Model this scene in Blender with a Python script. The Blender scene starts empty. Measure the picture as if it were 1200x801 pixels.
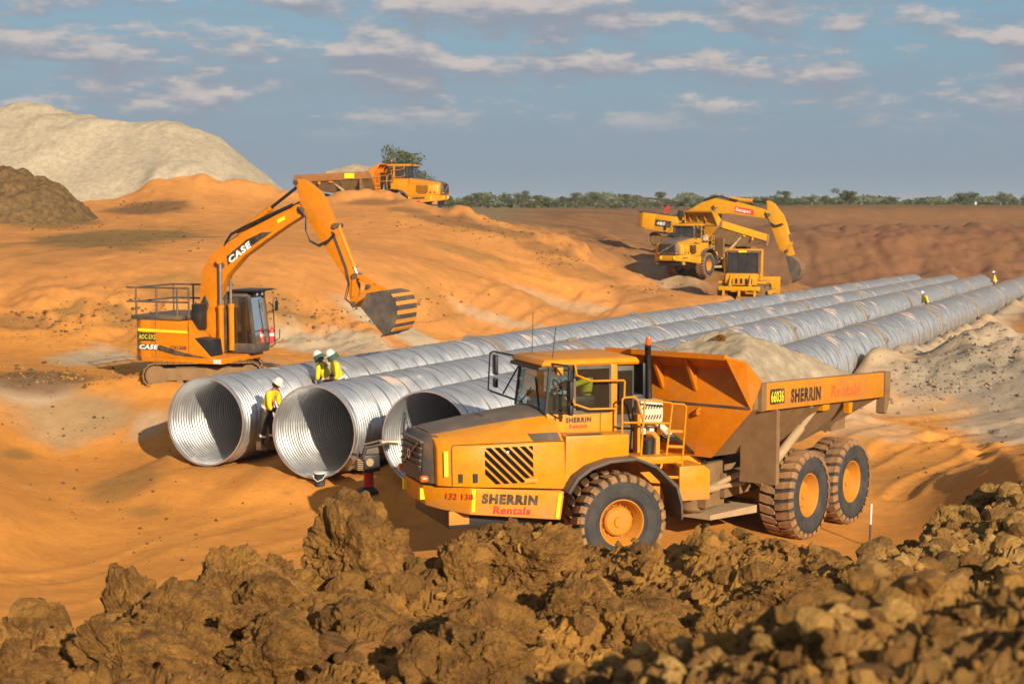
import bpy, bmesh, math, random
import numpy as np
from mathutils import Vector, Matrix, noise as mnoise
R = math.radians
random.seed(7); rng = np.random.default_rng(11)
SC = bpy.context.scene
COL = SC.collection

# ------------------------------------------------------------------ camera
F, CAMZ = 1850.0, 6.95                       # focal length in pixels of a 1200 px wide picture, eye height
PITCH = math.atan((400.5 - 240) / F)
cam_d = bpy.data.cameras.new('camera'); cam = bpy.data.objects.new('camera', cam_d); COL.objects.link(cam)
cam.location = (0, 0, CAMZ); cam.rotation_euler = (math.pi / 2 - PITCH, 0, 0)
cam_d.sensor_width = 36; cam_d.lens = F / 1200 * 36
cam_d.clip_start = 0.3; cam_d.clip_end = 9000
cam_d.dof.use_dof = True; cam_d.dof.focus_distance = 24; cam_d.dof.aperture_fstop = 3.4
SC.camera = cam

# ------------------------------------------------------------------ sky, sun, exposure
SUN_AZ, SUN_EL = R(26), R(21)                # light travels left of the view direction and away from the camera
Ldir = Vector((-math.sin(SUN_AZ) * math.cos(SUN_EL), math.cos(SUN_AZ) * math.cos(SUN_EL), -math.sin(SUN_EL)))
world = bpy.data.worlds.new('World'); SC.world = world; world.use_nodes = True
wn = world.node_tree; wn.nodes.clear()
def wnode(t, **k):
    n = wn.nodes.new(t)
    for a, b in k.items(): setattr(n, a, b)
    return n
sky = wnode('ShaderNodeTexSky', sky_type='NISHITA', sun_disc=False)
sky.sun_elevation = SUN_EL
sd = -Ldir                                   # towards the sun
sky.sun_rotation = math.atan2(sd.x, sd.y)
sky.air_density = 1.2; sky.dust_density = 1.6; sky.ozone_density = 1.6; sky.altitude = 100
tc = wnode('ShaderNodeTexCoord'); sep = wnode('ShaderNodeSeparateXYZ')
wn.links.new(tc.outputs['Generated'], sep.inputs[0])
def wmath(op, a, b=None, c=None):
    n = wnode('ShaderNodeMath', operation=op)
    for i, v in enumerate((a, b, c)):
        if v is None: continue
        if isinstance(v, (int, float)): n.inputs[i].default_value = v
        else: wn.links.new(v, n.inputs[i])
    return n.outputs[0]
az = wmath('ARCTAN2', sep.outputs[0], sep.outputs[1])
el = wmath('ARCSINE', sep.outputs[2])
def cloud(sx, sy, ox, lo, hi, detail=7, rough=.55, dy=0.0):
    cv = wnode('ShaderNodeCombineXYZ')
    wn.links.new(wmath('MULTIPLY_ADD', az, sx, ox), cv.inputs[0])
    wn.links.new(wmath('MULTIPLY_ADD', el, sy, dy), cv.inputs[1])
    nz = wnode('ShaderNodeTexNoise'); nz.inputs['Scale'].default_value = 1; nz.inputs['Detail'].default_value = detail
    nz.inputs['Roughness'].default_value = rough
    wn.links.new(cv.outputs[0], nz.inputs['Vector'])
    mr = wnode('ShaderNodeMapRange', interpolation_type='SMOOTHSTEP')
    wn.links.new(nz.outputs[0], mr.inputs[0]); mr.inputs[1].default_value = lo; mr.inputs[2].default_value = hi
    return mr.outputs[0], nz.outputs[0]
def wramp(x, a, b):
    mr = wnode('ShaderNodeMapRange', interpolation_type='SMOOTHSTEP'); wn.links.new(x, mr.inputs[0])
    mr.inputs[1].default_value = a; mr.inputs[2].default_value = b; return mr.outputs[0]
c1, n1 = cloud(12.5, 38, 31.3, .44, .57, 9, .62)
_, n1u = cloud(12.5, 38, 31.3, .44, .57, 4, .55, .30)                               # the same clouds a little higher up: what is lit is their tops
c2, n2 = cloud(5, 44, 9.2, .40, .68, 6, .55)
low = wramp(el, R(2.1), R(3.9))
m1 = wmath('MULTIPLY', wmath('MULTIPLY', c1, low), .85)
m2 = wmath('MULTIPLY', wmath('MULTIPLY', c2, wramp(el, R(1.4), R(5.0))), .55)
lit = wramp(wmath('SUBTRACT', n1, n1u), -.06, .16)
def wmix(f, a, b):
    n = wnode('ShaderNodeMix', data_type='RGBA')
    if isinstance(f, float): n.inputs[0].default_value = f
    else: wn.links.new(f, n.inputs[0])
    for i, v in ((6, a), (7, b)):
        if isinstance(v, tuple): n.inputs[i].default_value = v + (1,)
        else: wn.links.new(v, n.inputs[i])
    return n.outputs[2]
bg = wnode('ShaderNodeBackground'); out = wnode('ShaderNodeOutputWorld')
SKYS = 0.068
hz = wmath('SUBTRACT', 1.0, wramp(el, R(.3), R(7.0)))
col = wmix(wmath('MULTIPLY', wmath('SUBTRACT', 1.0, wramp(el, R(8), R(50))), .75), sky.outputs[0], (1.85, 3.4, 4.8))
col = wmix(wmath('MULTIPLY', hz, .92), col, (2.65, 3.28, 3.98))                    # dusty air low over the plain
col = wmix(m2, col, (2.8, 3.25, 3.95))
col = wmix(m1, col, wmix(lit, (2.9, 3.2, 3.8), (6.2, 5.4, 5.0)))
wn.links.new(col, bg.inputs[0]); bg.inputs[1].default_value = SKYS
wn.links.new(bg.outputs[0], out.inputs[0])
sun_d = bpy.data.lights.new('sun', 'SUN'); sun = bpy.data.objects.new('sun', sun_d); COL.objects.link(sun)
sun_d.energy = 5.0; sun_d.angle = R(.55); sun_d.color = (1, .85, .64)
sun.rotation_euler = Ldir.to_track_quat('-Z', 'Y').to_euler()
SC.view_settings.view_transform = 'Standard'; SC.view_settings.look = 'None'
SC.view_settings.exposure = 0.58; SC.view_settings.gamma = 1; SC.view_settings.use_curve_mapping = False
SC.cycles.max_bounces = 6; SC.cycles.transparent_max_bounces = 12; SC.cycles.use_denoising = True

# ------------------------------------------------------------------ picture <-> place
_fw = np.array([0, math.cos(PITCH), -math.sin(PITCH)]); _up = np.array([0, math.sin(PITCH), math.cos(PITCH)])
def ray(px, py): return _fw + np.array([(px - 600) / F, 0, 0]) + _up * (400.5 - py) / F
def atz(px, py, z): d = ray(px, py); return np.array([0, 0, CAMZ]) + d * (z - CAMZ) / d[2]
def aty(px, py, Y): d = ray(px, py); return np.array([0, 0, CAMZ]) + d * Y / d[1]

# ------------------------------------------------------------------ materials
MATS = {}
def nmat(name):
    m = bpy.data.materials.new(name); m.use_nodes = True; MATS[name] = m
    nt = m.node_tree; return m, nt, nt.nodes['Principled BSDF']
def N(nt, t, **k):
    n = nt.nodes.new(t)
    for a, b in k.items(): setattr(n, a, b)
    return n
def nnoise(nt, scale, detail=4, rough=.55, vec=None):
    n = N(nt, 'ShaderNodeTexNoise'); n.inputs['Scale'].default_value = scale; n.inputs['Detail'].default_value = detail
    n.inputs['Roughness'].default_value = rough
    if vec is None:
        t = N(nt, 'ShaderNodeTexCoord'); vec = t.outputs['Object']
    nt.links.new(vec, n.inputs['Vector']); return n.outputs[0]
def nramp(nt, x, a, b, oa=0, ob=1):
    n = N(nt, 'ShaderNodeMapRange'); n.inputs[1].default_value = a; n.inputs[2].default_value = b
    n.inputs[3].default_value = oa; n.inputs[4].default_value = ob
    nt.links.new(x, n.inputs[0]); return n.outputs[0]
def nmix(nt, f, a, b, mode='MIX'):
    n = N(nt, 'ShaderNodeMix', data_type='RGBA', blend_type=mode)
    if isinstance(f, (int, float)): n.inputs[0].default_value = f
    else: nt.links.new(f, n.inputs[0])
    for i, v in ((6, a), (7, b)):
        if isinstance(v, tuple): n.inputs[i].default_value = (v + (1,))[:4]
        else: nt.links.new(v, n.inputs[i])
    return n.outputs[2]
def nbump(nt, bsdf, h, strength, dist=.02):
    n = N(nt, 'ShaderNodeBump'); n.inputs['Strength'].default_value = strength; n.inputs['Distance'].default_value = dist
    nt.links.new(h, n.inputs['Height']); nt.links.new(n.outputs[0], bsdf.inputs['Normal'])

DUST = (.33, .185, .075)
def paint(name, c, rough=.42, dust=.35, dscale=1.6, spec=.5, metal=0, dustc=DUST, low=None):
    """painted or plain solid with patchy settled dust, streaks and worn spots"""
    m, nt, b = nmat(name)
    f = nnoise(nt, dscale, 6, .62); f2 = nnoise(nt, dscale * 14, 3, .6)
    mask = nramp(nt, f, .62 - dust * .55, .86 - dust * .28)
    fine = nramp(nt, f2, .35, .7, .55, 1)
    mm = N(nt, 'ShaderNodeMath', operation='MULTIPLY'); nt.links.new(mask, mm.inputs[0]); nt.links.new(fine, mm.inputs[1])
    m2 = N(nt, 'ShaderNodeMath', operation='MULTIPLY'); nt.links.new(mm.outputs[0], m2.inputs[0]); m2.inputs[1].default_value = min(1, dust * 1.6)
    if low:                                               # mud thrown up over the lower panels
        sx = N(nt, 'ShaderNodeSeparateXYZ'); tcx = N(nt, 'ShaderNodeTexCoord'); nt.links.new(tcx.outputs['Object'], sx.inputs[0])
        ad = N(nt, 'ShaderNodeMath', operation='MULTIPLY_ADD'); nt.links.new(nnoise(nt, 5, 5, .7), ad.inputs[0]); ad.inputs[1].default_value = -1.5; nt.links.new(sx.outputs[2], ad.inputs[2])
        ml = nramp(nt, ad.outputs[0], low - .75 - .25, low - .75 + .35, .75, 0)
        mx_ = N(nt, 'ShaderNodeMath', operation='MAXIMUM'); nt.links.new(m2.outputs[0], mx_.inputs[0]); nt.links.new(ml, mx_.inputs[1]); m2 = mx_
    ge = N(nt, 'ShaderNodeNewGeometry'); sn = N(nt, 'ShaderNodeSeparateXYZ'); nt.links.new(ge.outputs['True Normal'], sn.inputs[0])
    tp = N(nt, 'ShaderNodeMath', operation='MULTIPLY'); nt.links.new(nramp(nt, sn.outputs[2], .55, .95, 0, min(.40, dust * 1.1)), tp.inputs[0]); nt.links.new(nramp(nt, f, .3, .6, .4, 1), tp.inputs[1])
    mt_ = N(nt, 'ShaderNodeMath', operation='MAXIMUM'); nt.links.new(m2.outputs[0], mt_.inputs[0]); nt.links.new(tp.outputs[0], mt_.inputs[1]); m2 = mt_     # dust lies on what faces up
    worn = nmix(nt, 1.0, c, nmix(nt, nramp(nt, nnoise(nt, dscale * 3.1, 5, .7), .3, .7), (.80, .78, .74), (1.06, 1.06, 1.06)), 'MULTIPLY')
    nt.links.new(nmix(nt, m2.outputs[0], worn, dustc), b.inputs['Base Color'])
    nt.links.new(nramp(nt, m2.outputs[0], 0, .6, rough, .85), b.inputs['Roughness'])
    b.inputs['Specular IOR Level'].default_value = spec; b.inputs['Metallic'].default_value = metal
    nbump(nt, b, f2, .12, .004)
    return m
paint('truck_yellow', (.62, .228, .0015), .42, .24, spec=.28, low=1.24)
paint('rim_yellow', (.54, .20, .003), .5, .5, 5, spec=.25)
paint('vent_black', (.004, .004, .004), .7, .05, spec=.1)
paint('rail_yellow', (.56, .205, .003), .5, .5, 1.3, spec=.3, dustc=(.30, .13, .04))
paint('rust_rail', (.36, .14, .03), .7, .6, 1.5, spec=.2, dustc=(.17, .09, .04))
paint('pit_yellow', (.58, .262, .004), .45, .28, spec=.28)
paint('body_orange', (.56, .165, .002), .48, .30, spec=.28)
paint('case_orange', (.58, .182, .0015), .42, .22, spec=.28)
paint('mudded_steel', (.16, .085, .035), .8, .7, 3, dustc=(.24, .145, .06))
paint('dusty_steel', (.33, .22, .12), .75, .6, 3, dustc=(.40, .28, .15))
paint('dark_grey', (.055, .05, .047), .55, .35, 2)
paint('hood_black', (.075, .062, .052), .6, .55, 2.5, dustc=(.22, .15, .10))
paint('black', (.012, .012, .013), .5, .12)
paint('rubber', (.028, .029, .032), .8, .42, 3.5, dustc=(.10, .075, .055))
paint('tread_rubber', (.05, .042, .035), .9, .95, 2.2, dustc=(.38, .195, .07))
paint('cream', (.62, .53, .38), .5, .25)
paint('white', (.62, .61, .59), .45, .15)
paint('decal_black', (.018, .016, .016), .5, .38, 5)
paint('decal_red', (.62, .03, .018), .5, .28, 5)
paint('faded_red', (.55, .10, .02), .6, .35, 4)
paint('decal_white', (.82, .8, .76), .5, .1, 4)
paint('reflector', (.85, .62, .02), .35, .1, 4)
paint('plate_yellow', (.75, .70, .02), .4, .1, 4)
paint('red', (.55, .03, .02), .4, .12)
paint('orange_hose', (.70, .27, .03), .5, .3)
paint('chrome', (.55, .54, .52), .25, .15, metal=.9)
paint('hivis', (.66, .52, .01), .75, .12, 6)
paint('navy', (.022, .024, .035), .85, .25, 6)
paint('trousers', (.028, .025, .024), .9, .2, 6)
paint('silver_tape', (.72, .72, .68), .4, .1)
paint('skin', (.34, .17, .10), .55, .05)
paint('boot', (.055, .032, .02), .7, .4, 8)
paint('green_flap', (.03, .09, .06), .85, .1)
paint('bark', (.10, .07, .045), .9, .1)
m, nt, b = nmat('amber'); b.inputs['Base Color'].default_value = (.65, .12, .01, 1); b.inputs['Roughness'].default_value = .15
m, nt, b = nmat('lamp_glass'); b.inputs['Base Color'].default_value = (.8, .8, .78, 1); b.inputs['Roughness'].default_value = .12; b.inputs['Metallic'].default_value = .6
def glass(name, tint, tr):
    m, nt, b = nmat(name); nt.nodes.remove(b)
    o = nt.nodes['Material Output']
    t = N(nt, 'ShaderNodeBsdfTransparent'); t.inputs[0].default_value = tint + (1,)
    g = N(nt, 'ShaderNodeBsdfGlossy'); g.inputs[0].default_value = (.9, .92, .95, 1); g.inputs['Roughness'].default_value = .03
    fr = N(nt, 'ShaderNodeFresnel'); fr.inputs[0].default_value = 1.5
    mr = nramp(nt, fr.outputs[0], 0, 1, .06, 1)
    mx = N(nt, 'ShaderNodeMixShader'); nt.links.new(mr, mx.inputs[0]); nt.links.new(t.outputs[0], mx.inputs[1]); nt.links.new(g.outputs[0], mx.inputs[2])
    d = N(nt, 'ShaderNodeBsdfDiffuse'); d.inputs[0].default_value = (.36, .25, .14, 1)
    m2 = N(nt, 'ShaderNodeMixShader'); m2.inputs[0].default_value = tr
    nt.links.new(mx.outputs[0], m2.inputs[1]); nt.links.new(d.outputs[0], m2.inputs[2])
    nt.links.new(m2.outputs[0], o.inputs[0])
glass('cab_glass', (.55, .66, .66), .07)
glass('dark_glass', (.20, .22, .21), .06)
def soil(name, attr=None, c=(.2, .12, .05), c2=None, var=.35, bump=.5, bscale=9, pebble=(.5, .4, .28), pamt=.25, crumb=0):
    m, nt, b = nmat(name)
    t = N(nt, 'ShaderNodeTexCoord'); v = t.outputs['Object']
    base = c
    if attr:
        a = N(nt, 'ShaderNodeAttribute', attribute_name=attr); base = a.outputs['Color']
    elif c2:
        base = nmix(nt, nramp(nt, nnoise(nt, 2.1, 5, .68, v), .36, .62), c, c2)
    big = nnoise(nt, .35, 6, .65, v); mid = nnoise(nt, 1.15, 10, .80, v) if attr == 'soil' and not crumb else nnoise(nt, 3.2, 5, .65, v); fine = nnoise(nt, bscale * 2.2, 5, .78, v)
    x = nmix(nt, 1.0, base, nmix(nt, nramp(nt, big, .3, .7), (1 - var * .5,) * 3, (1 + var * .4,) * 3), 'MULTIPLY')
    x = nmix(nt, 1.0, x, nmix(nt, nramp(nt, mid, .3, .7), (1 - var,) * 3, (1 + var * .55, 1 + var * .5, 1 + var * .45)), 'MULTIPLY')
    pb = nramp(nt, fine, .62, .74, 0, pamt)
    x = nmix(nt, pb, x, pebble)
    dk = nramp(nt, fine, .38, .26, 0, .45)
    x = nmix(nt, dk, x, nmix(nt, 1.0, x, (.45, .42, .4), 'MULTIPLY'))
    if attr and not crumb:                                # grit and stones of many sizes, readable from far off
        for sc_, lo_, hi_, c_, am in ((1.7, .60, .70, (.74, .71, .68), .8), (6.5, .60, .70, (.70, .66, .62), .9), (3.1, .58, .70, (1.18, 1.20, 1.26), .8), (.55, .58, .72, (.88, .85, .80), .6)):
            x = nmix(nt, nramp(nt, nnoise(nt, sc_, 8, .74, v), lo_, hi_, 0, am), x, nmix(nt, 1.0, x, c_, 'MULTIPLY'))
    nt.links.new(x, b.inputs['Base Color'])
    b.inputs['Roughness'].default_value = .95; b.inputs['Specular IOR Level'].default_value = .15
    mm = N(nt, 'ShaderNodeMath', operation='MULTIPLY_ADD'); nt.links.new(mid, mm.inputs[0]); mm.inputs[1].default_value = 2.2; nt.links.new(fine, mm.inputs[2])
    hgt = mm.outputs[0]
    if crumb:                                             # aggregates: rounded crumbs of two sizes
        for sc_, am in ((crumb, .45), (crumb * 2.9, .35)):
            vo = N(nt, 'ShaderNodeTexVoronoi'); vo.inputs['Scale'].default_value = sc_
            wv = N(nt, 'ShaderNodeVectorMath', operation='MULTIPLY_ADD'); nz_ = N(nt, 'ShaderNodeTexNoise'); nz_.inputs['Scale'].default_value = sc_ * .8
            nt.links.new(v, nz_.inputs['Vector']); nt.links.new(nz_.outputs['Color'], wv.inputs[0]); wv.inputs[1].default_value = (.9 / sc_,) * 3; nt.links.new(v, wv.inputs[2])
            nt.links.new(wv.outputs[0], vo.inputs['Vector'])
            m3 = N(nt, 'ShaderNodeMath', operation='MULTIPLY_ADD'); nt.links.new(vo.outputs['Distance'], m3.inputs[0]); m3.inputs[1].default_value = -am; nt.links.new(hgt, m3.inputs[2]); hgt = m3.outputs[0]
    nbump(nt, b, hgt, bump, .05 if crumb or not attr else .11)
    return m
soil('ground_soil', 'soil', var=.24, bump=.36, bscale=7, pamt=.35)
soil('bank_soil', 'soil', var=.45, bump=1.0, bscale=13, pebble=(.45, .30, .12), pamt=.4, crumb=9)
soil('clod_soil', None, (.42, .212, .048), (.235, .115, .034), .5, .9, 12, (.50, .31, .10), .45, 8)
soil('pale_clod_soil', None, (.46, .26, .075), (.32, .17, .050), .4, .8, 14, (.5, .34, .15), .4, 9)
soil('near_soil', None, (.38, .205, .055), (.19, .10, .035), .6, .8, 20, (.52, .34, .12), .5)
soil('pale_sand', None, (.40, .342, .25), (.355, .29, .20), .22, .35, 5, (.42, .35, .26), .2)
soil('load_sand', None, (.40, .325, .225), (.34, .265, .175), .28, .5, 9, (.5, .42, .3), .2)
soil('gravel_soil', None, (.36, .29, .20), (.27, .21, .145), .4, .9, 9, (.5, .44, .34), .5)
soil('dark_spoil', None, (.17, .105, .042), (.12, .075, .035), .4, .8, 5, (.33, .24, .12), .3)

# galvanised corrugated sheet
m, nt, b = nmat('galvanised')
t = N(nt, 'ShaderNodeTexCoord'); v = t.outputs['Object']
sp = nnoise(nt, 2.3, 5, .6, v); sp2 = nnoise(nt, 26, 2, .5, v)
cc = nmix(nt, nramp(nt, sp, .3, .7), (.57, .59, .61), (.66, .67, .68))
cc = nmix(nt, nramp(nt, sp2, .3, .7, 0, .2), cc, (.50, .53, .57))
dz = nnoise(nt, .55, 6, .65, v)
ge = N(nt, 'ShaderNodeNewGeometry'); sz_ = N(nt, 'ShaderNodeSeparateXYZ'); nt.links.new(ge.outputs['True Normal'], sz_.inputs[0])
up_ = nramp(nt, sz_.outputs[2], .55, .9); dm = N(nt, 'ShaderNodeMath', operation='MULTIPLY'); nt.links.new(nramp(nt, dz, .60, .66, 0, .85), dm.inputs[0]); nt.links.new(up_, dm.inputs[1])
cc = nmix(nt, dm.outputs[0], cc, (.55, .22, .05))
nt.links.new(nramp(nt, dm.outputs[0], 0, .5, .86, .0), b.inputs['Metallic'])
nt.links.new(cc, b.inputs['Base Color'])
b.inputs['Metallic'].default_value = .86
nt.links.new(nramp(nt, sp, .25, .75, .30, .48), b.inputs['Roughness'])
paint('band_steel', (.34, .30, .26), .55, .5, 1.2, metal=.5, dustc=(.34, .22, .12))
paint('seam_steel', (.26, .25, .24), .6, .4, 1.5, metal=.5)

# ------------------------------------------------------------------ mesh building
def link_mesh(name, me, mat, parent=None):
    o = bpy.data.objects.new(name, me); COL.objects.link(o)
    if mat is not None and not me.materials: me.materials.append(MATS[mat] if isinstance(mat, str) else mat)
    if parent is not None: o.parent = parent
    return o
class MB:
    def __init__(s, M=None): s.v = []; s.f = []; s.M = M
    def add(s, vs, fs):
        k = len(s.v); s.v += [tuple(map(float, p)) for p in vs]; s.f += [tuple(i + k for i in f) for f in fs]; return s
    def box(s, x0, x1, y0, y1, z0, z1):
        return s.add([(x, y, z) for x in (x0, x1) for y in (y0, y1) for z in (z0, z1)],
                     [(0, 1, 3, 2), (4, 6, 7, 5), (0, 4, 5, 1), (2, 3, 7, 6), (0, 2, 6, 4), (1, 5, 7, 3)])
    def bar(s, p, q, w, h=None, upv=(0, 0, 1)):
        p, q = Vector(p), Vector(q); d = (q - p).normalized(); u = Vector(upv)
        if abs(d.dot(u)) > .98: u = Vector((1, 0, 0))
        a = d.cross(u).normalized() * w / 2; c = a.cross(d).normalized() * (h or w) / 2
        vs = [e + i * a + j * c for e in (p, q) for i, j in ((-1, -1), (1, -1), (1, 1), (-1, 1))]
        return s.add(vs, [(0, 1, 2, 3), (7, 6, 5, 4), (0, 4, 5, 1), (1, 5, 6, 2), (2, 6, 7, 3), (3, 7, 4, 0)])
    def prism(s, poly, axis, a, b):
        n = len(poly)
        def mk(p, t):
            return {'y': (p[0], t, p[1]), 'x': (t, p[0], p[1]), 'z': (p[0], p[1], t)}[axis]
        vs = [mk(p, a) for p in poly] + [mk(p, b) for p in poly]
        fs = [tuple(range(n)), tuple(range(2 * n - 1, n - 1, -1))] + [(i, (i + 1) % n, n + (i + 1) % n, n + i) for i in range(n)]
        return s.add(vs, fs)
    def tube(s, pts, r, n=8, caps=True):
        pts = [Vector(p) for p in pts]; m = len(pts)
        rs = r if isinstance(r, (list, tuple)) else [r] * m
        vs = []; a = None
        for i, p in enumerate(pts):
            d = ((pts[min(i + 1, m - 1)] - p).normalized() + (p - pts[max(i - 1, 0)]).normalized())
            if d.length < 1e-6: d = pts[min(i + 1, m - 1)] - p
            d.normalize()
            if a is None:
                a = d.orthogonal().normalized()
            else:
                a = (a - d * a.dot(d)).normalized()
            c = d.cross(a)
            for k in range(n):
                t = 2 * math.pi * k / n; vs.append(p + (a * math.cos(t) + c * math.sin(t)) * rs[i])
        fs = [(i * n + k, i * n + (k + 1) % n, (i + 1) * n + (k + 1) % n, (i + 1) * n + k) for i in range(m - 1) for k in range(n)]
        if caps: fs += [tuple(range(n - 1, -1, -1)), tuple((m - 1) * n + k for k in range(n))]
        return s.add(vs, fs)
    def lathe(s, prof, c=(0, 0, 0), axis='y', n=32):
        vs = []; m = len(prof)
        for (r, h) in prof:
            for k in range(n):
                t = 2 * math.pi * k / n; a, b2 = r * math.cos(t), r * math.sin(t)
                p = {'y': (a, h, b2), 'z': (a, b2, h), 'x': (h, a, b2)}[axis]
                vs.append((p[0] + c[0], p[1] + c[1], p[2] + c[2]))
        fs = [(i * n + k, i * n + (k + 1) % n, (i + 1) * n + (k + 1) % n, (i + 1) * n + k) for i in range(m - 1) for k in range(n)]
        return s.add(vs, fs)
    def loft(s, secs, closed=True, caps=True):
        m, n = len(secs), len(secs[0]); vs = [p for q in secs for p in q]
        kk = n if closed else n - 1
        fs = [(i * n + k, i * n + (k + 1) % n, (i + 1) * n + (k + 1) % n, (i + 1) * n + k) for i in range(m - 1) for k in range(kk)]
        if caps: fs += [tuple(range(n - 1, -1, -1)), tuple((m - 1) * n + k for k in range(n))]
        return s.add(vs, fs)
    def mesh(s, name, smooth=False, bevel=0, recalc=True, seg=2):
        vs = [tuple(s.M @ Vector(p)) for p in s.v] if s.M is not None else s.v
        me = bpy.data.meshes.new(name); me.from_pydata(vs, [], s.f)
        bm = bmesh.new(); bm.from_mesh(me)
        if recalc:
            bmesh.ops.remove_doubles(bm, verts=bm.verts, dist=1e-5)
            bmesh.ops.recalc_face_normals(bm, faces=bm.faces)
        if bevel:
            es = [e for e in bm.edges if len(e.link_faces) == 2 and e.calc_face_angle(0) > .5]
            if es: bmesh.ops.bevel(bm, geom=es, offset=bevel, segments=seg, profile=.6, affect='EDGES', clamp_overlap=True)
        for f in bm.faces: f.smooth = smooth
        bm.to_mesh(me); bm.free()
        if smooth: me.set_sharp_from_angle(angle=R(38))
        return me
    def build(s, name, mat, parent=None, smooth=False, bevel=0, recalc=True):
        return link_mesh(name, s.mesh(name, smooth or bool(bevel), bevel, recalc), mat, parent)
def arrays_mesh(name, v, f, smooth=False):
    """numpy verts (n,3) and faces (m,3|4) -> mesh"""
    me = bpy.data.meshes.new(name); k = f.shape[1]
    me.vertices.add(len(v)); me.vertices.foreach_set('co', np.ascontiguousarray(v, dtype=np.float32).ravel())
    me.loops.add(f.size); me.loops.foreach_set('vertex_index', np.ascontiguousarray(f, dtype=np.int32).ravel())
    me.polygons.add(len(f)); me.polygons.foreach_set('loop_start', np.arange(0, f.size, k, dtype=np.int32))
    me.polygons.foreach_set('use_smooth', np.full(len(f), smooth, dtype=bool))
    me.update(calc_edges=True); me.validate(); return me
def grid_faces(nr, nc):
    i = np.arange(nr - 1)[:, None] * nc + np.arange(nc - 1)[None, :]
    return np.stack([i, i + 1, i + nc + 1, i + nc], -1).reshape(-1, 4)
def tag(o, label=None, cat=None, group=None, kind=None):
    for k, v in (('label', label), ('category', cat), ('group', group), ('kind', kind)):
        if v: o[k] = v
    return o
def thing(name, label, cat, loc=(0, 0, 0), rz=0, group=None):
    o = bpy.data.objects.new(name, None); COL.objects.link(o); o.location = loc; o.rotation_euler = (0, 0, rz)
    o.empty_display_size = .2
    return tag(o, label, cat, group)
def lettering(s, size, mat, parent, M, bold=.012, xs=1.0, name='lettering', shear=0, align='LEFT', depth=.004):
    cu = bpy.data.curves.new('t', 'FONT'); cu.body = s; cu.size = size; cu.extrude = depth; cu.offset = bold * size; cu.shear = shear
    cu.align_x = align; cu.resolution_u = 3; cu.space_character = 1.06 + 2.5 * bold
    o = bpy.data.objects.new('t', cu); COL.objects.link(o)
    me = bpy.data.meshes.new_from_object(o.evaluated_get(bpy.context.evaluated_depsgraph_get()))
    bpy.data.objects.remove(o); bpy.data.curves.remove(cu)
    me.transform(M @ Matrix.Diagonal((xs, 1, 1, 1))); me.materials.clear()
    return link_mesh(name, me, mat, parent)
def frame(o, xdir, ydir):
    """matrix that lays text (x right, y up) on a surface"""
    x = Vector(xdir).normalized(); y = Vector(ydir); y = (y - x * y.dot(x)).normalized(); z = x.cross(y)
    M = Matrix((x, y, z)).transposed().to_4x4(); M.translation = Vector(o); return M

# ------------------------------------------------------------------ noise tables (numpy)
_T = rng.random((256, 256))
def vnoise(x, y):
    xi = np.floor(x).astype(int); yi = np.floor(y).astype(int); fx = x - xi; fy = y - yi
    fx = fx * fx * (3 - 2 * fx); fy = fy * fy * (3 - 2 * fy)
    a = _T[xi & 255, yi & 255]; b = _T[(xi + 1) & 255, yi & 255]; c = _T[xi & 255, (yi + 1) & 255]; d = _T[(xi + 1) & 255, (yi + 1) & 255]
    return (a * (1 - fx) + b * fx) * (1 - fy) + (c * (1 - fx) + d * fx) * fy - .5
def fbm(x, y, o=4, g=.5):
    s = 0; a = 1
    for k in range(o):
        s = s + a * vnoise(x * 2 ** k + 17.3 * k, y * 2 ** k + 5.1 * k); a *= g
    return s
_J = rng.random((256, 256, 6))
def chunks(x, y, s, crack=.5, tilt=.5):
    """blocky clods: every cell has its own height, slope and a sunken edge"""
    x = x / s; y = y / s; xi = np.floor(x).astype(int); yi = np.floor(y).astype(int)
    d1 = np.full(x.shape, 9.); d2 = np.full(x.shape, 9.); h = np.zeros(x.shape)
    for i in (-1, 0, 1):
        for j in (-1, 0, 1):
            q = _J[(xi + i) & 255, (yi + j) & 255]
            dx = x - (xi + i + q[..., 0]); dy = y - (yi + j + q[..., 1]); d = np.sqrt(dx * dx + dy * dy)
            hh = q[..., 2] + tilt * ((q[..., 3] - .5) * dx + (q[..., 4] - .5) * dy) * 2 - .55 * d * d
            near = d < d1
            d2 = np.where(near, d1, np.minimum(d2, d)); h = np.where(near, hh, h); d1 = np.where(near, d, d1)
    e = np.clip((d2 - d1) / .22, 0, 1)
    return s * (h - crack * (1 - e) ** 2)
def sstep(a, b, x):
    t = np.clip((x - a) / (b - a), 0, 1); return t * t * (3 - 2 * t)

# ------------------------------------------------------------------ lie of the land
TANP = .405; PIPE_OFF = (-23.07, -19.3, -16.1, -11.5); PIPE_R = 1.09; GRADE = .0216
PIPE_Y0 = (38.4, 36.3, 35.0, 46.0)
def bed(Y): return .62 - GRADE * (np.asarray(Y, float) - 36)
PTS = []
def W(x, y, z): PTS.append((x, y, z))
def P(px, py, z): q = atz(px, py, z); PTS.append((q[0], q[1], z))
def Y_(px, Y, z): PTS.append(((px - 600) * Y / F, Y, z))
for x in (-26, -14, -7, 0, 7, 14, 26): W(x, 9, 0); W(x, 17, 0)
for px in (60, 200, 350, 500, 650, 900): P(px, 690, 0); P(px, 640, 0.02)
for px in (250, 330, 420): P(px, 590, .2)
P(120, 600, .1); P(60, 575, .35); P(0, 600, .7); P(-80, 560, 1.4); P(-200, 560, 2.0); P(0, 660, .2); P(-100, 640, .8)
P(0, 528, .7); P(60, 530, .4); P(130, 532, .38); P(185, 535, .45)
P(-40, 470, 1.6); P(20, 462, 1.65); P(90, 452, 1.75); P(140, 446, 1.75); P(182, 462, 1.55)
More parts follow.
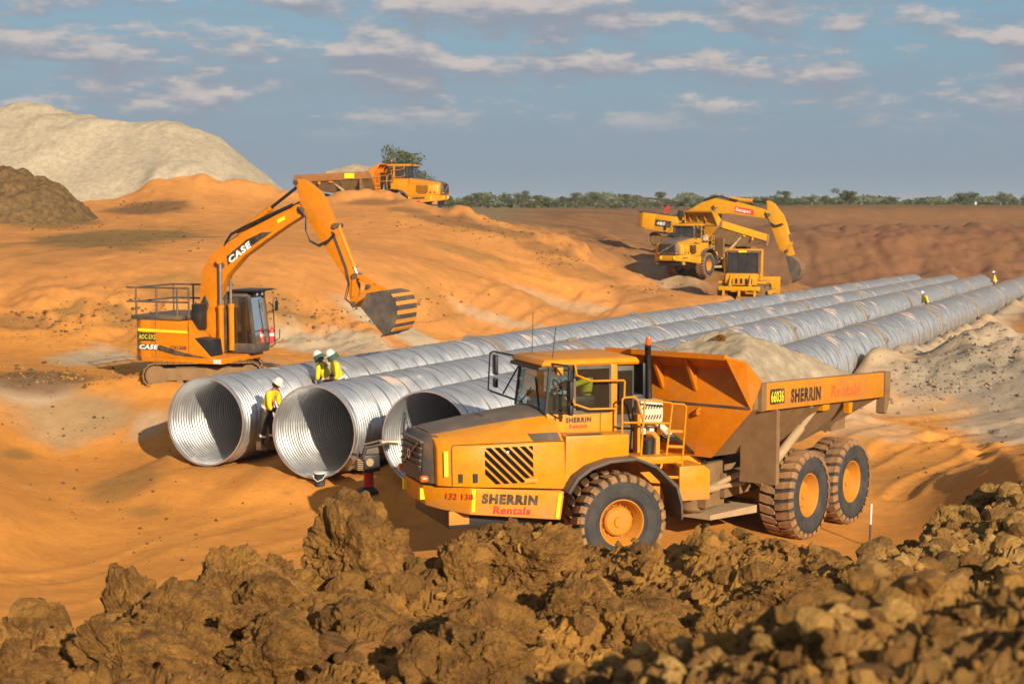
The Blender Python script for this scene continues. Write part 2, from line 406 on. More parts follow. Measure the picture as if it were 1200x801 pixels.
P(-100, 430, 1.9); P(0, 425, 1.9); P(60, 428, 1.8); P(150, 430, 1.7); P(250, 428, 1.7); P(330, 420, 1.7)
P(420, 404, 1.5); P(550, 386, 1.2); P(680, 366, .9); P(760, 352, .75)
P(0, 400, 2.1); P(150, 398, 2.0); P(350, 388, 1.95); P(500, 374, 1.8); P(620, 355, 1.6); P(720, 335, 1.7)
for px, a, b in ((-150, 62, 3.2), (0, 62, 3.4), (120, 63, 3.5), (250, 65, 3.5), (380, 68, 3.4), (500, 73, 3.1), (600, 80, 2.9)): Y_(px, a, b)
for px, a, b in ((-200, 85, 5.4), (0, 85, 5.3), (150, 86, 5.3), (300, 87, 5.2), (420, 90, 5.0), (520, 93, 4.6), (610, 95, 3.9), (690, 94, 3.0)): Y_(px, a, b)
for px, a, b in ((-250, 104, 6.9), (0, 104, 6.9), (150, 104, 6.9), (300, 105, 7.0), (400, 109, 7.1), (460, 110, 7.0), (500, 110, 6.7), (560, 108, 5.9), (640, 104, 4.6), (700, 102, 3.6)): Y_(px, a, b)
for px, a, b in ((165, 108, 7.7), (205, 109, 8.6), (255, 110, 8.5), (300, 111, 7.9)): Y_(px, a, b)
for px, a, b in ((300, 118, 6.2), (400, 118, 5.9), (460, 118, 5.9), (520, 118, 5.9), (570, 120, 5.6), (650, 120, 4.8)): Y_(px, a, b)
for px, a, b in ((740, 106, 2.3), (790, 106, 2.15), (850, 106, 2.0), (900, 106, 1.4), (760, 120, 3.2), (820, 120, 3.2), (870, 120, 2.6), (700, 125, 4.0),
                 (800, 97, 1.5), (870, 97, 1.2), (920, 97, .8), (745, 97, 2.0), (780, 90, 1.3)): Y_(px, a, b)
for px, a, b in ((550, 150, 6.1), (640, 150, 5.3), (720, 150, 4.2), (800, 150, 2.0), (900, 150, -.6), (600, 190, 6.0), (700, 190, 5.7), (780, 190, 4.8)): Y_(px, a, b)
for px in (880, 960, 1050, 1150, 1250, 1400):
    Y_(px, 168, -1.8); Y_(px, 177, -1.0); Y_(px, 187, 2.7); Y_(px, 193, 3.6); Y_(px, 220, 4.5); Y_(px, 227, 6.0)
for px in (-400, -100, 200, 450, 650, 850, 1100, 1300, 1600):
    for Yv in (265, 400, 800): Y_(px, Yv, 6.0)
for px in (-300, 0, 200, 350, 450): Y_(px, 160, 6.2)
for px, Yv, z in ((-500, 60, 3), (-500, 100, 6.5), (-400, 40, 2.5)): Y_(px, Yv, z)
for Yv in (37, 45, 55, 70, 85, 100, 120, 150):
    c = TANP * Yv
    W(c + PIPE_OFF[0], Yv, bed(Yv)); W(c + PIPE_OFF[1], Yv, bed(Yv)); W(c + PIPE_OFF[2], Yv, bed(Yv)); W(c + PIPE_OFF[3], Yv, bed(Yv))
    if Yv > 44: W(c + PIPE_OFF[0] - 2.6, Yv, bed(Yv) + 1.0 - (Yv - 45) * .004)
    W(c + PIPE_OFF[3] + 3.5, Yv, max(bed(Yv), -.6) * .5 + .1)
P(1000, 545, 0); P(1100, 530, 0); P(1060, 600, 0); P(1150, 480, .15); P(1050, 475, .15); P(1250, 450, .3); P(1300, 400, .3); P(1400, 380, .4)
P(1140, 560, .7); P(1200, 545, 1.3); P(1260, 540, 1.8); P(1120, 590, .35); P(1220, 610, .8); P(1500, 500, 1.5); P(1500, 620, 1.5)
Y_(1400, 100, .5); Y_(1400, 140, .2); Y_(1700, 60, 2); Y_(1700, 100, 3); Y_(1700, 160, 5)
PTS = np.array(PTS)
def uv(x, y): return np.stack([x / (y + 12) * 1.0, np.log(y + 12) * .75], -1)
def _phi(r2): return .5 * r2 * np.log(r2 + 1e-9)
_A = uv(PTS[:, 0], PTS[:, 1]); _n = len(PTS)
_K = _phi(((_A[:, None] - _A[None]) ** 2).sum(-1)) + 2e-4 * np.eye(_n)
_Q = np.c_[np.ones(_n), _A]
_w = np.linalg.solve(np.block([[_K, _Q], [_Q.T, np.zeros((3, 3))]]), np.r_[PTS[:, 2], 0, 0, 0])
def land_base(x, y):
    s = x.shape; q = uv(x.ravel(), y.ravel()); o = np.empty(len(q))
    for i in range(0, len(q), 20000):
        a = q[i:i + 20000]; r2 = ((a[:, None] - _A[None]) ** 2).sum(-1)
        o[i:i + 20000] = _phi(r2) @ _w[:_n] + _w[_n] + a @ _w[_n + 1:]
    far = sstep(240, 300, y.ravel())
    return (o * (1 - far) + 6.0 * far).reshape(s)
def land(x, y, detail=True):
    x = np.asarray(x, float); y = np.asarray(y, float); z = land_base(x, y)
    hill = sstep(52, 66, y) * (1 - sstep(230, 260, y)); far = sstep(230, 300, y)
    if detail:
        z = z + (.035 + .05 * hill) * fbm(x * .16, y * .16, 5, .5) * (1 - far * .5) + (.018 + .03 * hill) * fbm(x * 1.3, y * 1.3, 4, .55) * (1 - far)
        cut = np.exp(-((y - 62 - .12 * (x + 8)) / 4.5) ** 2) * sstep(-40, -22, x) * (1 - sstep(0, 8, x))   # eroded foot of the hill
        z = z + hill * .05 * fbm(x * .9 + 3, y * .7, 5, .65); z = z + cut * (.50 * fbm(x * .75, y * .4, 5, .6))
        wall = sstep(165, 175, y) * (1 - sstep(205, 215, y)) * sstep(20, 45, x)
        z = z + wall * (1.25 * np.abs(fbm(x * .22, y * .07, 5, .6)) + .5 * fbm(x * .6, y * .6, 3))
        rough = sstep(92, 100, y) * (1 - sstep(135, 150, y)) * sstep(-8, 6, x) * (1 - sstep(30, 38, x))
        z = z + rough * .6 * fbm(x * .5, y * .3, 4, .55)
    if detail:
        for path, gauge, dep in RUTS:
            for (xa, ya), (xb, yb) in zip(path[:-1], path[1:]):
                L2 = (xb - xa) ** 2 + (yb - ya) ** 2; ix, iy = -(yb - ya) / math.sqrt(L2), (xb - xa) / math.sqrt(L2)
                t = ((x - xa) * (xb - xa) + (y - ya) * (yb - ya)) / L2; on = (t >= 0) & (t < 1)
                if not on.any(): continue
                d = (x - xa) * ix + (y - ya) * iy + .25 * fbm(x * .2, y * .2, 2); s_ = t * math.sqrt(L2)
                w_ = np.exp(-((np.abs(d) - gauge) / .33) ** 4); lip = np.exp(-((np.abs(np.abs(d) - gauge) - .48) / .14) ** 2)
                z = z + np.where(on, -dep * w_ * (.9 + .25 * np.sign(np.sin(s_ * 15 + np.abs(d) * 6))) + dep * .6 * lip, 0)
    # windrows: brown ridge along the haul road and a lip beside it
    for (xa, ya, xb, yb, w, h) in ((-24, 108, -8.6, 110.5, 1.6, .55), (-7.6, 108.5, 8, 98, 2.2, .55)):
        t = np.clip(((x - xa) * (xb - xa) + (y - ya) * (yb - ya)) / ((xb - xa) ** 2 + (yb - ya) ** 2), 0, 1)
        d = np.hypot(x - xa - t * (xb - xa), y - ya - t * (yb - ya)); z = z + h * np.exp(-(d / w) ** 2) * (1 + 1.2 * fbm(x * .6, y * .4, 3))
    # bedding under and between the four pipe rows
    for i, off in enumerate(PIPE_OFF):
        d = (x - TANP * y - off) * .927
        on = sstep(PIPE_Y0[i] - 1.2, PIPE_Y0[i] + .3, y) * (1 - sstep(158, 163, y))
        flo = bed(y) - .04 + .02 * fbm(x * 3, y * 3, 2)
        side = bed(y) + .5 * sstep(.55, 1.7, np.abs(d)) * sstep(PIPE_Y0[i] - .5, PIPE_Y0[i] + 2.5, y)
        k = on * (1 - sstep(.9, 2.2, np.abs(d)))
        z = z * (1 - k) + np.where(np.abs(d) < .55, flo, side) * k
    # sand thrown against the nearest row, loose heaps beside it
    d = (x - TANP * y - PIPE_OFF[3]) * .927
    z = z + .62 * np.exp(-((d - 1.75) / .8) ** 2) * sstep(46, 52, y) * (1 - sstep(120, 150, y)) * (1 + .9 * fbm(x * .7, y * .5, 3))
    for (cx, cy, rx, ry, h) in HEAPS:
        q = ((x - cx) / rx) ** 2 + ((y - cy) / ry) ** 2; z = z + h * np.exp(-q) * (1 + .5 * fbm(x * .9 + cx, y * .9, 4, .55))
    return z
HEAPS = []; RUTS = []
def ground_at(px, py, z0=None):
    d = ray(px, py); ys = np.linspace(18, 260, 1500); t = ys / d[1]
    x = t * d[0]; zr = CAMZ + t * d[2]; h = land(x, ys, False); i = np.argmax(h > zr)
    return np.array([x[i], ys[i], h[i]])
for (px, py, rx, ry, h) in ((1150, 452, 2.6, 4.5, 1.25), (1085, 458, 2.0, 3.0, .75), (1215, 440, 3.0, 6, 1.1), (1050, 448, 1.2, 2.5, .45), (1165, 556, 1.1, 1.6, .3)):
    g = ground_at(px, py); HEAPS.append((g[0], g[1], rx, ry, h))

for (px, py, rx, ry, h) in ((172, 453, 1.3, .45, .22), (205, 459, 1.2, .4, .20), (150, 447, 1.2, .45, .18)):
    g = ground_at(px, py); HEAPS.append((g[0], g[1], rx, ry, h))
for pts, ga, de in (([(1280, 500), (1200, 508), (1110, 528), (1040, 556), (1000, 580)], 1.2, .07), ([(1300, 530), (1190, 520), (1090, 505), (1010, 500)], 1.2, .06),
                    ([(1280, 470), (1180, 488), (1080, 500), (1020, 520)], 1.1, .05), ([(300, 412), (420, 398), (560, 378), (680, 358), (760, 340)], 1.2, .08),
                    ([(330, 404), (470, 386), (600, 364), (700, 342)], 1.2, .07), ([(-60, 700), (120, 690), (260, 640), (400, 600)], 1.2, .02),
                    ([(560, 300), (620, 320), (680, 335), (740, 345)], 1.2, .08)):
    RUTS.append(([tuple(ground_at(*q)[:2]) for q in pts], ga, de))
# ground sheet: finer where it is nearer
tt = np.linspace(-1, 1, 700); tan_ = np.sign(tt) * (.62 * np.abs(tt) + .55 * np.abs(tt) ** 4)
yy = np.concatenate([np.exp(np.linspace(math.log(15), math.log(262), 720)), np.exp(np.linspace(math.log(266), math.log(7000), 70))])
TX = (yy[:, None] + 6) * tan_[None]; TY = np.repeat(yy[:, None], len(tan_), 1)
TZ = land(TX, TY)
g_me = arrays_mesh('ground', np.stack([TX, TY, TZ], -1).reshape(-1, 3), grid_faces(*TX.shape), True)
ORANGE = np.array((.62, .255, .048)); PALE = np.array((.48, .37, .24)); TAN = np.array((.37, .245, .125)); BROWN = np.array((.19, .100, .042))
OLIVE = np.array((.21, .130, .042)); WALL = np.array((.225, .104, .048)); PLAIN = np.array((.15, .115, .05)); SALMON = np.array((.55, .238, .068)); GRAVEL = np.array((.29, .24, .175))
colr = np.broadcast_to(ORANGE, TX.shape + (3,)).copy()
wn1 = fbm(TX * .35, TY * .35, 4, .6); wn2 = fbm(TX * .11 + 9, TY * .11, 4, .6)
def lay(mask, c):
    global colr
    m = np.clip(mask, 0, 1)[..., None]; colr = colr * (1 - m) + c * m
lay(.8 * sstep(54, 66, TY) * (1 - sstep(230, 250, TY)), SALMON)                       # drier hill face
lay(sstep(.05, .45, wn2) * .22, OLIVE * .5 + ORANGE * .5)
# pit: brown earth right of the hill, red-brown far wall, scrubby plain
pit = sstep(-6, 10, TX - (118 - TY) * .35) * sstep(90, 104, TY)
lay(pit * (.9 + .4 * wn1), BROWN * .7 + WALL * .3)
lay(sstep(150, 172, TY) * sstep(8, 30, TX), WALL)
lay(sstep(.05, .3, wn2) * sstep(165, 175, TY) * .5, BROWN)
lay(sstep(198, 206, TY + 8 * wn1) * (1 - sstep(225, 235, TY)) * .8, np.array((.27, .135, .055)))
lay(sstep(226, 245, TY), PLAIN)
lay(sstep(110, 150, TY) * (1 - sstep(-4, 6, TX)), PLAIN * .6 + TAN * .4)
SPOTS = [  # px, py, half width px, half depth px, soil, strength
    (95, 492, 95, 38, TAN, .9), (172, 500, 32, 22, PALE, .7), (30, 455, 60, 16, PALE, .8), (105, 420, 50, 13, PALE, .9), (50, 443, 66, 12, BROWN, .85),
    (250, 424, 90, 10, PALE, .5), (380, 404, 90, 12, PALE, .95), (480, 392, 90, 11, PALE, .95), (580, 376, 90, 7, PALE, .6), (670, 360, 70, 6, PALE, .5),
    (140, 572, 48, 16, OLIVE, .6), (170, 600, 36, 7, OLIVE, .5), (20, 535, 20, 10, OLIVE, .6), (175, 545, 30, 8, OLIVE, .4),
    (150, 278, 105, 20, OLIVE, .9), (175, 244, 60, 8, BROWN, .95), (60, 262, 70, 8, OLIVE, .8), (80, 365, 22, 14, OLIVE, .6), (135, 370, 22, 13, OLIVE, .6),
    (30, 380, 55, 12, BROWN, .6), (300, 355, 70, 22, OLIVE, .5), (200, 335, 40, 20, OLIVE, .4), (505, 345, 60, 18, OLIVE, .35),
    (520, 258, 50, 6, BROWN, .7), (585, 270, 45, 6, BROWN, .7), (640, 292, 40, 7, BROWN, .6), (560, 300, 60, 8, OLIVE, .5), (690, 318, 50, 10, BROWN, .5),
    (440, 238, 40, 4, BROWN, .7), (480, 247, 30, 5, BROWN, .7), (630, 330, 60, 14, ORANGE, .5), (780, 335, 50, 12, PALE, .5), (745, 345, 40, 8, BROWN, .5),
    (1150, 395, 110, 28, GRAVEL * 1.25, .9), (1140, 440, 100, 36, GRAVEL, .9), (1060, 440, 40, 24, GRAVEL * 1.2, .6), (1090, 480, 80, 12, PALE, .55), (1180, 500, 60, 8, PALE, .35),
    (1010, 500, 60, 14, PALE, .45), (240, 585, 120, 20, ORANGE, .3)]
for px, py, rx, ry, c, s in SPOTS:
    g = ground_at(px, py); a = ground_at(px, py - ry); b_ = ground_at(px, py + ry)
    hw = rx * g[1] / F; hd = max(.6, abs(a[1] - b_[1]) / 2)
    q = np.sqrt(((TX - g[0]) / hw) ** 2 + ((TY - g[1]) / hd) ** 2) + .5 * wn1 + .25 * wn2
    lay(s * (1 - sstep(.55, 1.15, q)), c)
for off in PIPE_OFF[:3]:
    pass
d4 = (TX - TANP * TY - PIPE_OFF[3]) * .927
lay(.85 * np.exp(-((d4 - 1.8) / 1.3) ** 2) * sstep(45, 52, TY), PALE)
ca = g_me.color_attributes.new('soil', 'FLOAT_COLOR', 'POINT')
ca.data.foreach_set('color', np.concatenate([colr, np.ones(TX.shape + (1,))], -1).astype(np.float32).ravel())
tag(link_mesh('ground', g_me, 'ground_soil'), kind='structure')

# ------------------------------------------------------------------ big heaps on the hill
def heap(name, mat, cx, cy, rx, ry, prof, res, label, cat, nz=.3, nsc=.25, cutoff=.02, seed=0, **kw):
    u = np.linspace(-1.15, 1.15, res); X, Yg = np.meshgrid(u, u); X = X * rx + cx; Yg = Yg * ry + cy
    base = land(X, Yg, False); q = prof(X, Yg)
    z = base - .5 + q * (1 + nz * fbm(X * nsc + seed, Yg * nsc, 5, .5)) + .10 * nz * fbm(X * 1.7, Yg * 1.7, 4, .6) * np.clip(q, 0, 1)
    if kw.get('chunk'): z = z + np.clip(q, 0, 1) * (chunks(X, Yg, kw['chunk'], .5, .6) * .5 + chunks(X + 3, Yg + 8, kw['chunk'] * .4, .5, .6) * .5)
    return tag(link_mesh(name, arrays_mesh(name, np.stack([X, Yg, z], -1).reshape(-1, 3), grid_faces(res, res), True), mat), label, cat)
def ridge_prof(pts, slope):
    def fn(X, Yv):
        o = np.zeros(X.shape)
        for (xa, ya, ha), (xb, yb, hb) in zip(pts[:-1], pts[1:]):
            t = np.clip(((X - xa) * (xb - xa) + (Yv - ya) * (yb - ya)) / max(1e-6, (xb - xa) ** 2 + (yb - ya) ** 2), 0, 1)
            d = np.hypot(X - xa - t * (xb - xa), Yv - ya - t * (yb - ya)); h = ha + t * (hb - ha)
            d = np.sqrt(d * d + .8) - .9
            o = np.maximum(o, h - d * slope)
        return np.maximum(o, 0)
    return fn
def hp(px, Y, py):
    """crest point at a distance, height above the land there"""
    x = (px - 600) * Y / F; z = aty(px, py, Y)[2]; return (x, Y, z - float(land(np.array([x]), np.array([Y]), False)[0]) + .5)
S1 = [hp(-260, 122, 150), hp(-90, 121, 133), hp(0, 120, 126), hp(62, 119, 128), hp(150, 118, 137), hp(205, 118, 142), hp(232, 118, 152)]
heap('sand_stockpile', 'pale_sand', -39, 119, 27, 26, ridge_prof(S1, .62), 330, 'huge pale sand stockpile behind the excavator under the sky', 'stockpile', .16, .22)
S2 = [hp(-120, 98, 196), hp(-30, 97, 196), hp(25, 97, 198), hp(44, 97, 206)]
heap('spoil_heap', 'dark_spoil', -33, 97, 12, 10, ridge_prof(S2, .92), 220, 'dark brown spoil heap at the foot of the pale stockpile', 'soil heap', .2, .4, chunk=.45)

# ------------------------------------------------------------------ foreground bank of broken clay
EDGE_PX = (-500, -150, 0, 60, 130, 200, 260, 330, 420, 500, 560, 640, 720, 800, 870, 940, 1000, 1050, 1100, 1150, 1200, 1300, 1600)
EDGE_PY = (725, 738, 748, 746, 746, 748, 698, 684, 648, 668, 648, 634, 642, 652, 644, 652, 684, 676, 640, 604, 572, 548, 548)
def bank(x, y):
    px = 600 + F * x / np.maximum(y, 1)
    py = np.interp(px, EDGE_PX, EDGE_PY)
    top = 4.0 + .25 * fbm(x * .35 + 4, y * .35, 3)
    ye = (CAMZ - 4.0) * F / (py - 240)                                  # where the bank top breaks off
    s = y - ye
    z = top - np.where(s > 0, s * .62 + .25 * np.minimum(s, .8), 0)
    near = 1.62 * (1 - sstep(4.6, 8.5, y)) * sstep(-3.2, 1.4, x - .15 * (y - 5))   # closer shoulder on the right
    z = z + near - .35 * (1 - sstep(6, 9, y)) * (1 - sstep(-2, .6, x))
    return z, s
nr, nc = 580, 700
ang = np.linspace(-.62, .62, nc); ry_ = np.exp(np.linspace(math.log(3.6), math.log(24), nr))
BX = (ry_[:, None] + 1.2) * ang[None]; BY = np.repeat(ry_[:, None], nc, 1)
bz, bs = bank(BX, BY)
amp = sstep(4, 8, BY) * .35 + .65
wx = BX + .25 * fbm(BX * 1.1, BY * 1.1, 3); wy = BY + .25 * fbm(BX * 1.1 + 31, BY * 1.1, 3)
big = sstep(-.15, .25, fbm(BX * .5 + 2, BY * .5 + 8, 2))
bz = bz + amp * (.34 * fbm(BX * .8, BY * .8, 2) * big + chunks(wx + 7, wy + 3, .55, .12, .5) * .16 + chunks(wx * 1.02 + 1, wy + 5, .22, .2, .6) * .22 + chunks(wx + 11, wy * 1.03, .09, .3, .6) * .4 - .06) \
     + .10 * fbm(BX * 4, BY * 4, 5, .62) + .03 * fbm(BX * 31, BY * 31, 2)
b_me = arrays_mesh('clay_bank', np.stack([BX, BY, bz], -1).reshape(-1, 3), grid_faces(nr, nc), False)
bpx = 600 + F * BX / BY; kk = np.clip(.5 + 1.1 * fbm(BX * .8, BY * .8, 4, .6), 0, 1)[..., None]
bc = np.array((.425, .213, .048)) * kk + np.array((.22, .107, .033)) * (1 - kk)
py_ = sstep(930, 1060, bpx + 90 * fbm(BX, BY, 3))[..., None] * sstep(9.5, 11.5, BY)[..., None]
bc = bc * (1 - py_) + (np.array((.45, .265, .080)) * kk + np.array((.33, .19, .055)) * (1 - kk)) * py_
nb_ = 1 - sstep(7.5, 9.5, BY)[..., None]; bc = bc * (1 - nb_) + (np.array((.40, .215, .058)) * kk + np.array((.20, .105, .036)) * (1 - kk)) * nb_
ca = b_me.color_attributes.new('soil', 'FLOAT_COLOR', 'POINT'); ca.data.foreach_set('color', np.concatenate([bc, np.ones(BX.shape + (1,))], -1).astype(np.float32).ravel())
tag(link_mesh('clay_bank', b_me, 'bank_soil'), kind='structure')
def bank_z(x, y):
    i = np.clip(np.searchsorted(ry_, y), 0, nr - 1); a = x / (ry_[i] + 1.2); j = np.clip(np.searchsorted(ang, a), 0, nc - 1); return bz[i, j]

# clods
def clod_mesh(name, sub, seed, cuts=26, rough=.15):
    rs = random.Random(seed); bm = bmesh.new(); bmesh.ops.create_icosphere(bm, subdivisions=sub, radius=1)
    pl = []
    for _ in range(cuts):
        n = Vector((rs.gauss(0, 1), rs.gauss(0, 1), rs.gauss(0, 1))).normalized(); pl.append((n, rs.uniform(.45, .80)))
    off = Vector((rs.uniform(-50, 50),) * 3)
    for v in bm.verts:
        d = v.co.normalized(); r = 1.05
        for n, c in pl:
            k = d.dot(n)
            if k > .05: r = min(r, c / k)
        r += rough * mnoise.fractal(d * 1.7 + off, .75, 2.1, 5) * .55 + (.055 * mnoise.fractal(d * 5 + off, .6, 2.2, 6) if sub > 2 else 0)
        r += .022 * (mnoise.cell(d * 4.2 + off) - .5) if sub > 2 else 0
        r += -.10 * max(0, .12 - abs(mnoise.noise(d * 2.3 + off))) / .12 * .6
        v.co = d * max(r, .3)
    me = bpy.data.meshes.new(name); bm.to_mesh(me); bm.free()
    me.polygons.foreach_set('use_smooth', [True] * len(me.polygons)); me.set_sharp_from_angle(angle=R(20)); return me
BIGC = [clod_mesh('clod', 6, 100 + i, 13, .26) for i in range(6)]
def sit(px, py, z=4.0): q = atz(px, py, z); return q
# the large ones that make the outline: px, py of centre, half width px, half height px, distance, mesh, turn
CL = [(158, 714, 40, 42, 11.6, 0, .3, 'upright pointed brown clod left of the widest clod'),
      (272, 688, 64, 58, 11.9, 1, 1.1, 'widest brown clod with a flat broken face at lower left'),
      (326, 676, 22, 30, 12.3, 4, 2.2, 'thin upright slab of clay beside the widest clod'),
      (420, 638, 56, 50, 12.8, 2, .4, 'tall cracked clod standing below the pail and pipe mouth'),
      (612, 640, 66, 48, 12.6, 3, 1.9, 'wedge shaped clod peak in front of the truck bumper lettering'),
      (545, 658, 32, 36, 12.4, 5, .2, 'narrow leaning clod left of the wedge shaped peak'),
      (45, 726, 32, 30, 11.3, 3, 2.8, 'knobbly clod on the bank at the left edge of the picture'),
      (118, 742, 30, 22, 11.2, 5, 4.0, 'low crumbled clod between the two left edge clods'),
      (380, 730, 44, 34, 11.2, 4, 1.0, 'squat clod with cracks below the tall cracked clod'),
      (700, 668, 30, 19, 12.9, 1, 3.3, 'rounded clod in front of the front tyre'),
      (765, 672, 36, 15, 13.0, 2, 5.1, 'flat crumbly clod below the front tyre hub'),
      (660, 715, 34, 26, 11.4, 0, 2.0, 'angular clod throwing a dark shadow in the middle of the bank'),
      (880, 668, 38, 18, 13.4, 3, .9, 'dark rounded clod in front of the middle tyre'),
      (960, 672, 42, 20, 13.2, 2, 3.7, 'dark flat topped clod left of the survey stake'),
      (840, 694, 34, 20, 12.3, 4, 2.6, 'broken clod below the gap between front and middle tyres'),
      (470, 690, 30, 24, 12.1, 5, 5.5, 'small angular clod right of the tall cracked clod'),
      (520, 740, 38, 24, 11.0, 1, 4.4, 'half buried clod at the bottom of the bank centre'),
      (215, 748, 30, 26, 11.0, 2, 1.6, 'dark crumbled clod under the widest clod'),
      (1085, 655, 36, 26, 14.2, 4, 2.9, 'dark wet clod at the foot of the yellowish bank'),
      (1120, 622, 34, 22, 15.0, 0, 4.6, 'yellowish clod halfway up the right hand bank'),
      (1165, 582, 36, 18, 16.3, 1, .6, 'yellowish clod near the top of the right hand bank')]
for px, py, hw, hh, Yd, mi, rz, lab in CL:
    py, hh = py + hh * .35, hh * 1.25; hw *= 1.1; c = aty(px, py, Yd); s = Yd / F * 1.36
    o = link_mesh('clay_clod', BIGC[mi], 'clod_soil'); o.location = c; o.rotation_euler = (0, 0, rz)
    o.scale = (hw * s, hw * s, hh * s)
    if px > 1100: o.material_slots[0].link = 'OBJECT'; o.material_slots[0].material = MATS['pale_clod_soil']
    tag(o, lab, 'clod', 'large clods on the clay bank')
for k in range(70):                                        # more of the same, half sunk in the bank
    Yd = random.uniform(8.6, 11.6); x = (Yd + 1) * random.uniform(-.40, .30); s = random.uniform(.26, .52)
    if 600 + F * x / Yd > 900 and Yd < 10: continue
    o = link_mesh('clay_clod', BIGC[k % 6], 'clod_soil'); o.location = (x, Yd, float(bank_z(x, Yd)) - .10 * s); o.rotation_euler = (random.uniform(-.4, .4), random.uniform(-.4, .4), random.uniform(0, 6.3)); o.scale = (s, s * random.uniform(.8, 1.2), s * random.uniform(.6, .9))
    tag(o, 'half sunk brown clod among others on the clay bank', 'clod', 'half sunk clods on the clay bank')
# loose lumps: too many to count
CLAY = np.array([(.40, .20, .045), (.35, .175, .041), (.27, .134, .036), (.225, .11, .034), (.31, .155, .04), (.47, .245, .055)])
YELL = np.array([(.48, .27, .075), (.40, .22, .062), (.32, .17, .05), (.54, .32, .10), (.26, .14, .045)])
def scatter(name, mat, n, pick, sub, nb, seed, squash=.8, tones=None):
    ms = [clod_mesh('lump', sub, seed + i, 8, .14) for i in range(nb)]; V = []; T = []; k = 0
    data = []
    for me in ms:
        v = np.empty(len(me.vertices) * 3, np.float32); me.vertices.foreach_get('co', v)
        f = np.empty(len(me.polygons) * 3, np.int32); me.polygons.foreach_get('vertices', f); data.append((v.reshape(-1, 3), f.reshape(-1, 3)))
    r_ = np.random.default_rng(seed)
    for _ in range(n):
        p = pick(r_)
        if p is None: continue
        x, y, z, s = p; v, f = data[r_.integers(nb)]
        a = r_.uniform(0, 6.3); b = r_.uniform(-.7, .7); ca_, sa = math.cos(a), math.sin(a); cb, sb = math.cos(b), math.sin(b)
        Rm = np.array([[ca_, -sa, 0], [sa, ca_, 0], [0, 0, 1]]) @ np.array([[1, 0, 0], [0, cb, -sb], [0, sb, cb]])
        V.append((v * s * np.array([1, r_.uniform(.7, 1.2), squash])) @ Rm.T + (x, y, z)); T.append(f + k); k += len(v)
    for me in ms: bpy.data.meshes.remove(me)
    me = arrays_mesh(name, np.concatenate(V), np.concatenate(T), False)
    if tones is not None:                                   # every lump has a soil colour of its own
        cc = np.concatenate([np.repeat((tones[r_.integers(len(tones))] * r_.uniform(.85, 1.12))[None], len(v_), 0) for v_ in V]); at_ = me.color_attributes.new('soil', 'FLOAT_COLOR', 'POINT')
        at_.data.foreach_set('color', np.concatenate([cc, np.ones((len(cc), 1))], -1).astype(np.float32).ravel())
    o = link_mesh(name, me, mat)
    return tag(o, kind='stuff')
def on_bank(y0, y1, smin, smax, xa=-.5, xb=.55, cond=None):
    def pick(r_):
        y = r_.uniform(y0, y1); x = (y + 1) * r_.uniform(xa, xb)
        if cond and not cond(x, y): return None
        s = smin * (smax / smin) ** (r_.random() ** 2.2); return x, y, float(bank_z(x, y)) + s * .15, s
    return pick
tag(scatter('clay_lumps', 'bank_soil', 420, on_bank(7.5, 15, .09, .22), 3, 8, 500, tones=CLAY), 'loose brown clay lumps strewn over the foreground bank', 'clay lumps')
tag(scatter('clay_chunks', 'bank_soil', 2600, on_bank(7.2, 16, .03, .10), 2, 8, 510, tones=CLAY), 'fist sized brown clay chunks all over the foreground bank', 'clay chunks')
tag(scatter('clay_crumbs', 'bank_soil', 14000, on_bank(6.5, 16, .010, .045), 1, 6, 520, tones=CLAY), 'small brown clay crumbs between the clods of the bank', 'crumbs')
def round_clods(r_):
    px, py, hw, hh, Yd, mi, rz, lab = CL[r_.integers(len(CL))]; s = Yd / F
    c = aty(px, py, Yd); a = r_.uniform(0, 6.3); e_ = r_.uniform(-.5, 1.1); k = r_.uniform(.45, .78)
    sz = .03 * (6.0 ** (r_.random() ** 1.8))
    return c[0] + hw * s * k * math.cos(a) * math.cos(e_), c[1] + hw * s * k * math.sin(a) * math.cos(e_), c[2] + hh * s * k * math.sin(e_) - .3 * hh * s, sz
tag(scatter('broken_lumps', 'bank_soil', 800, round_clods, 2, 6, 700, tones=CLAY), 'crumbling lumps clinging to the large clods', 'clay lumps')
def right_bank(x, y): return 600 + F * x / y > 940 + 120 * random.random()
tag(scatter('pale_lumps', 'bank_soil', 2600, on_bank(11.3, 18.5, .03, .18, .2, .55, right_bank), 2, 6, 540, tones=YELL), 'yellowish lumps heaped on the right hand bank', 'clay lumps')
tag(scatter('near_gravel', 'bank_soil', 3000, on_bank(4.2, 8.4, .012, .085, -.06, .5), 2, 6, 560, tones=np.concatenate([CLAY, YELL])), 'blurred stones and lumps on the close shoulder at lower right', 'stones')
# stones and clods thrown about on the worked ground
def on_land(regs, smin, smax):
    def pick(r_):
        px, py, rx, ry = regs[r_.integers(len(regs))]
        g = ground_fast(px + r_.normal() * rx * .5, py + r_.normal() * ry * .5); s = smin * (smax / smin) ** (r_.random() ** 2.5)
        return g[0], g[1], g[2] + s * .2, s
    return pick
_gc = {}
def ground_fast(px, py):
    d = ray(px, py); t = yy[:720] / d[1]; x = t * d[0]; zr = CAMZ + t * d[2]
    a = x / (yy[:720] + 6); j = np.clip(np.searchsorted(tan_, a), 0, len(tan_) - 1); h = TZ[np.arange(720), j]; i = int(np.argmax(h > zr))
    return np.array([x[i], yy[i], h[i]])
regs1 = [(1140, 430, 110, 50), (1090, 455, 90, 30), (1170, 410, 90, 30)]
regs2 = [(150, 250, 200, 40), (250, 350, 220, 50), (60, 380, 110, 40), (450, 360, 100, 30), (520, 260, 110, 30), (640, 310, 90, 30), (200, 400, 200, 20), (100, 440, 120, 14)]
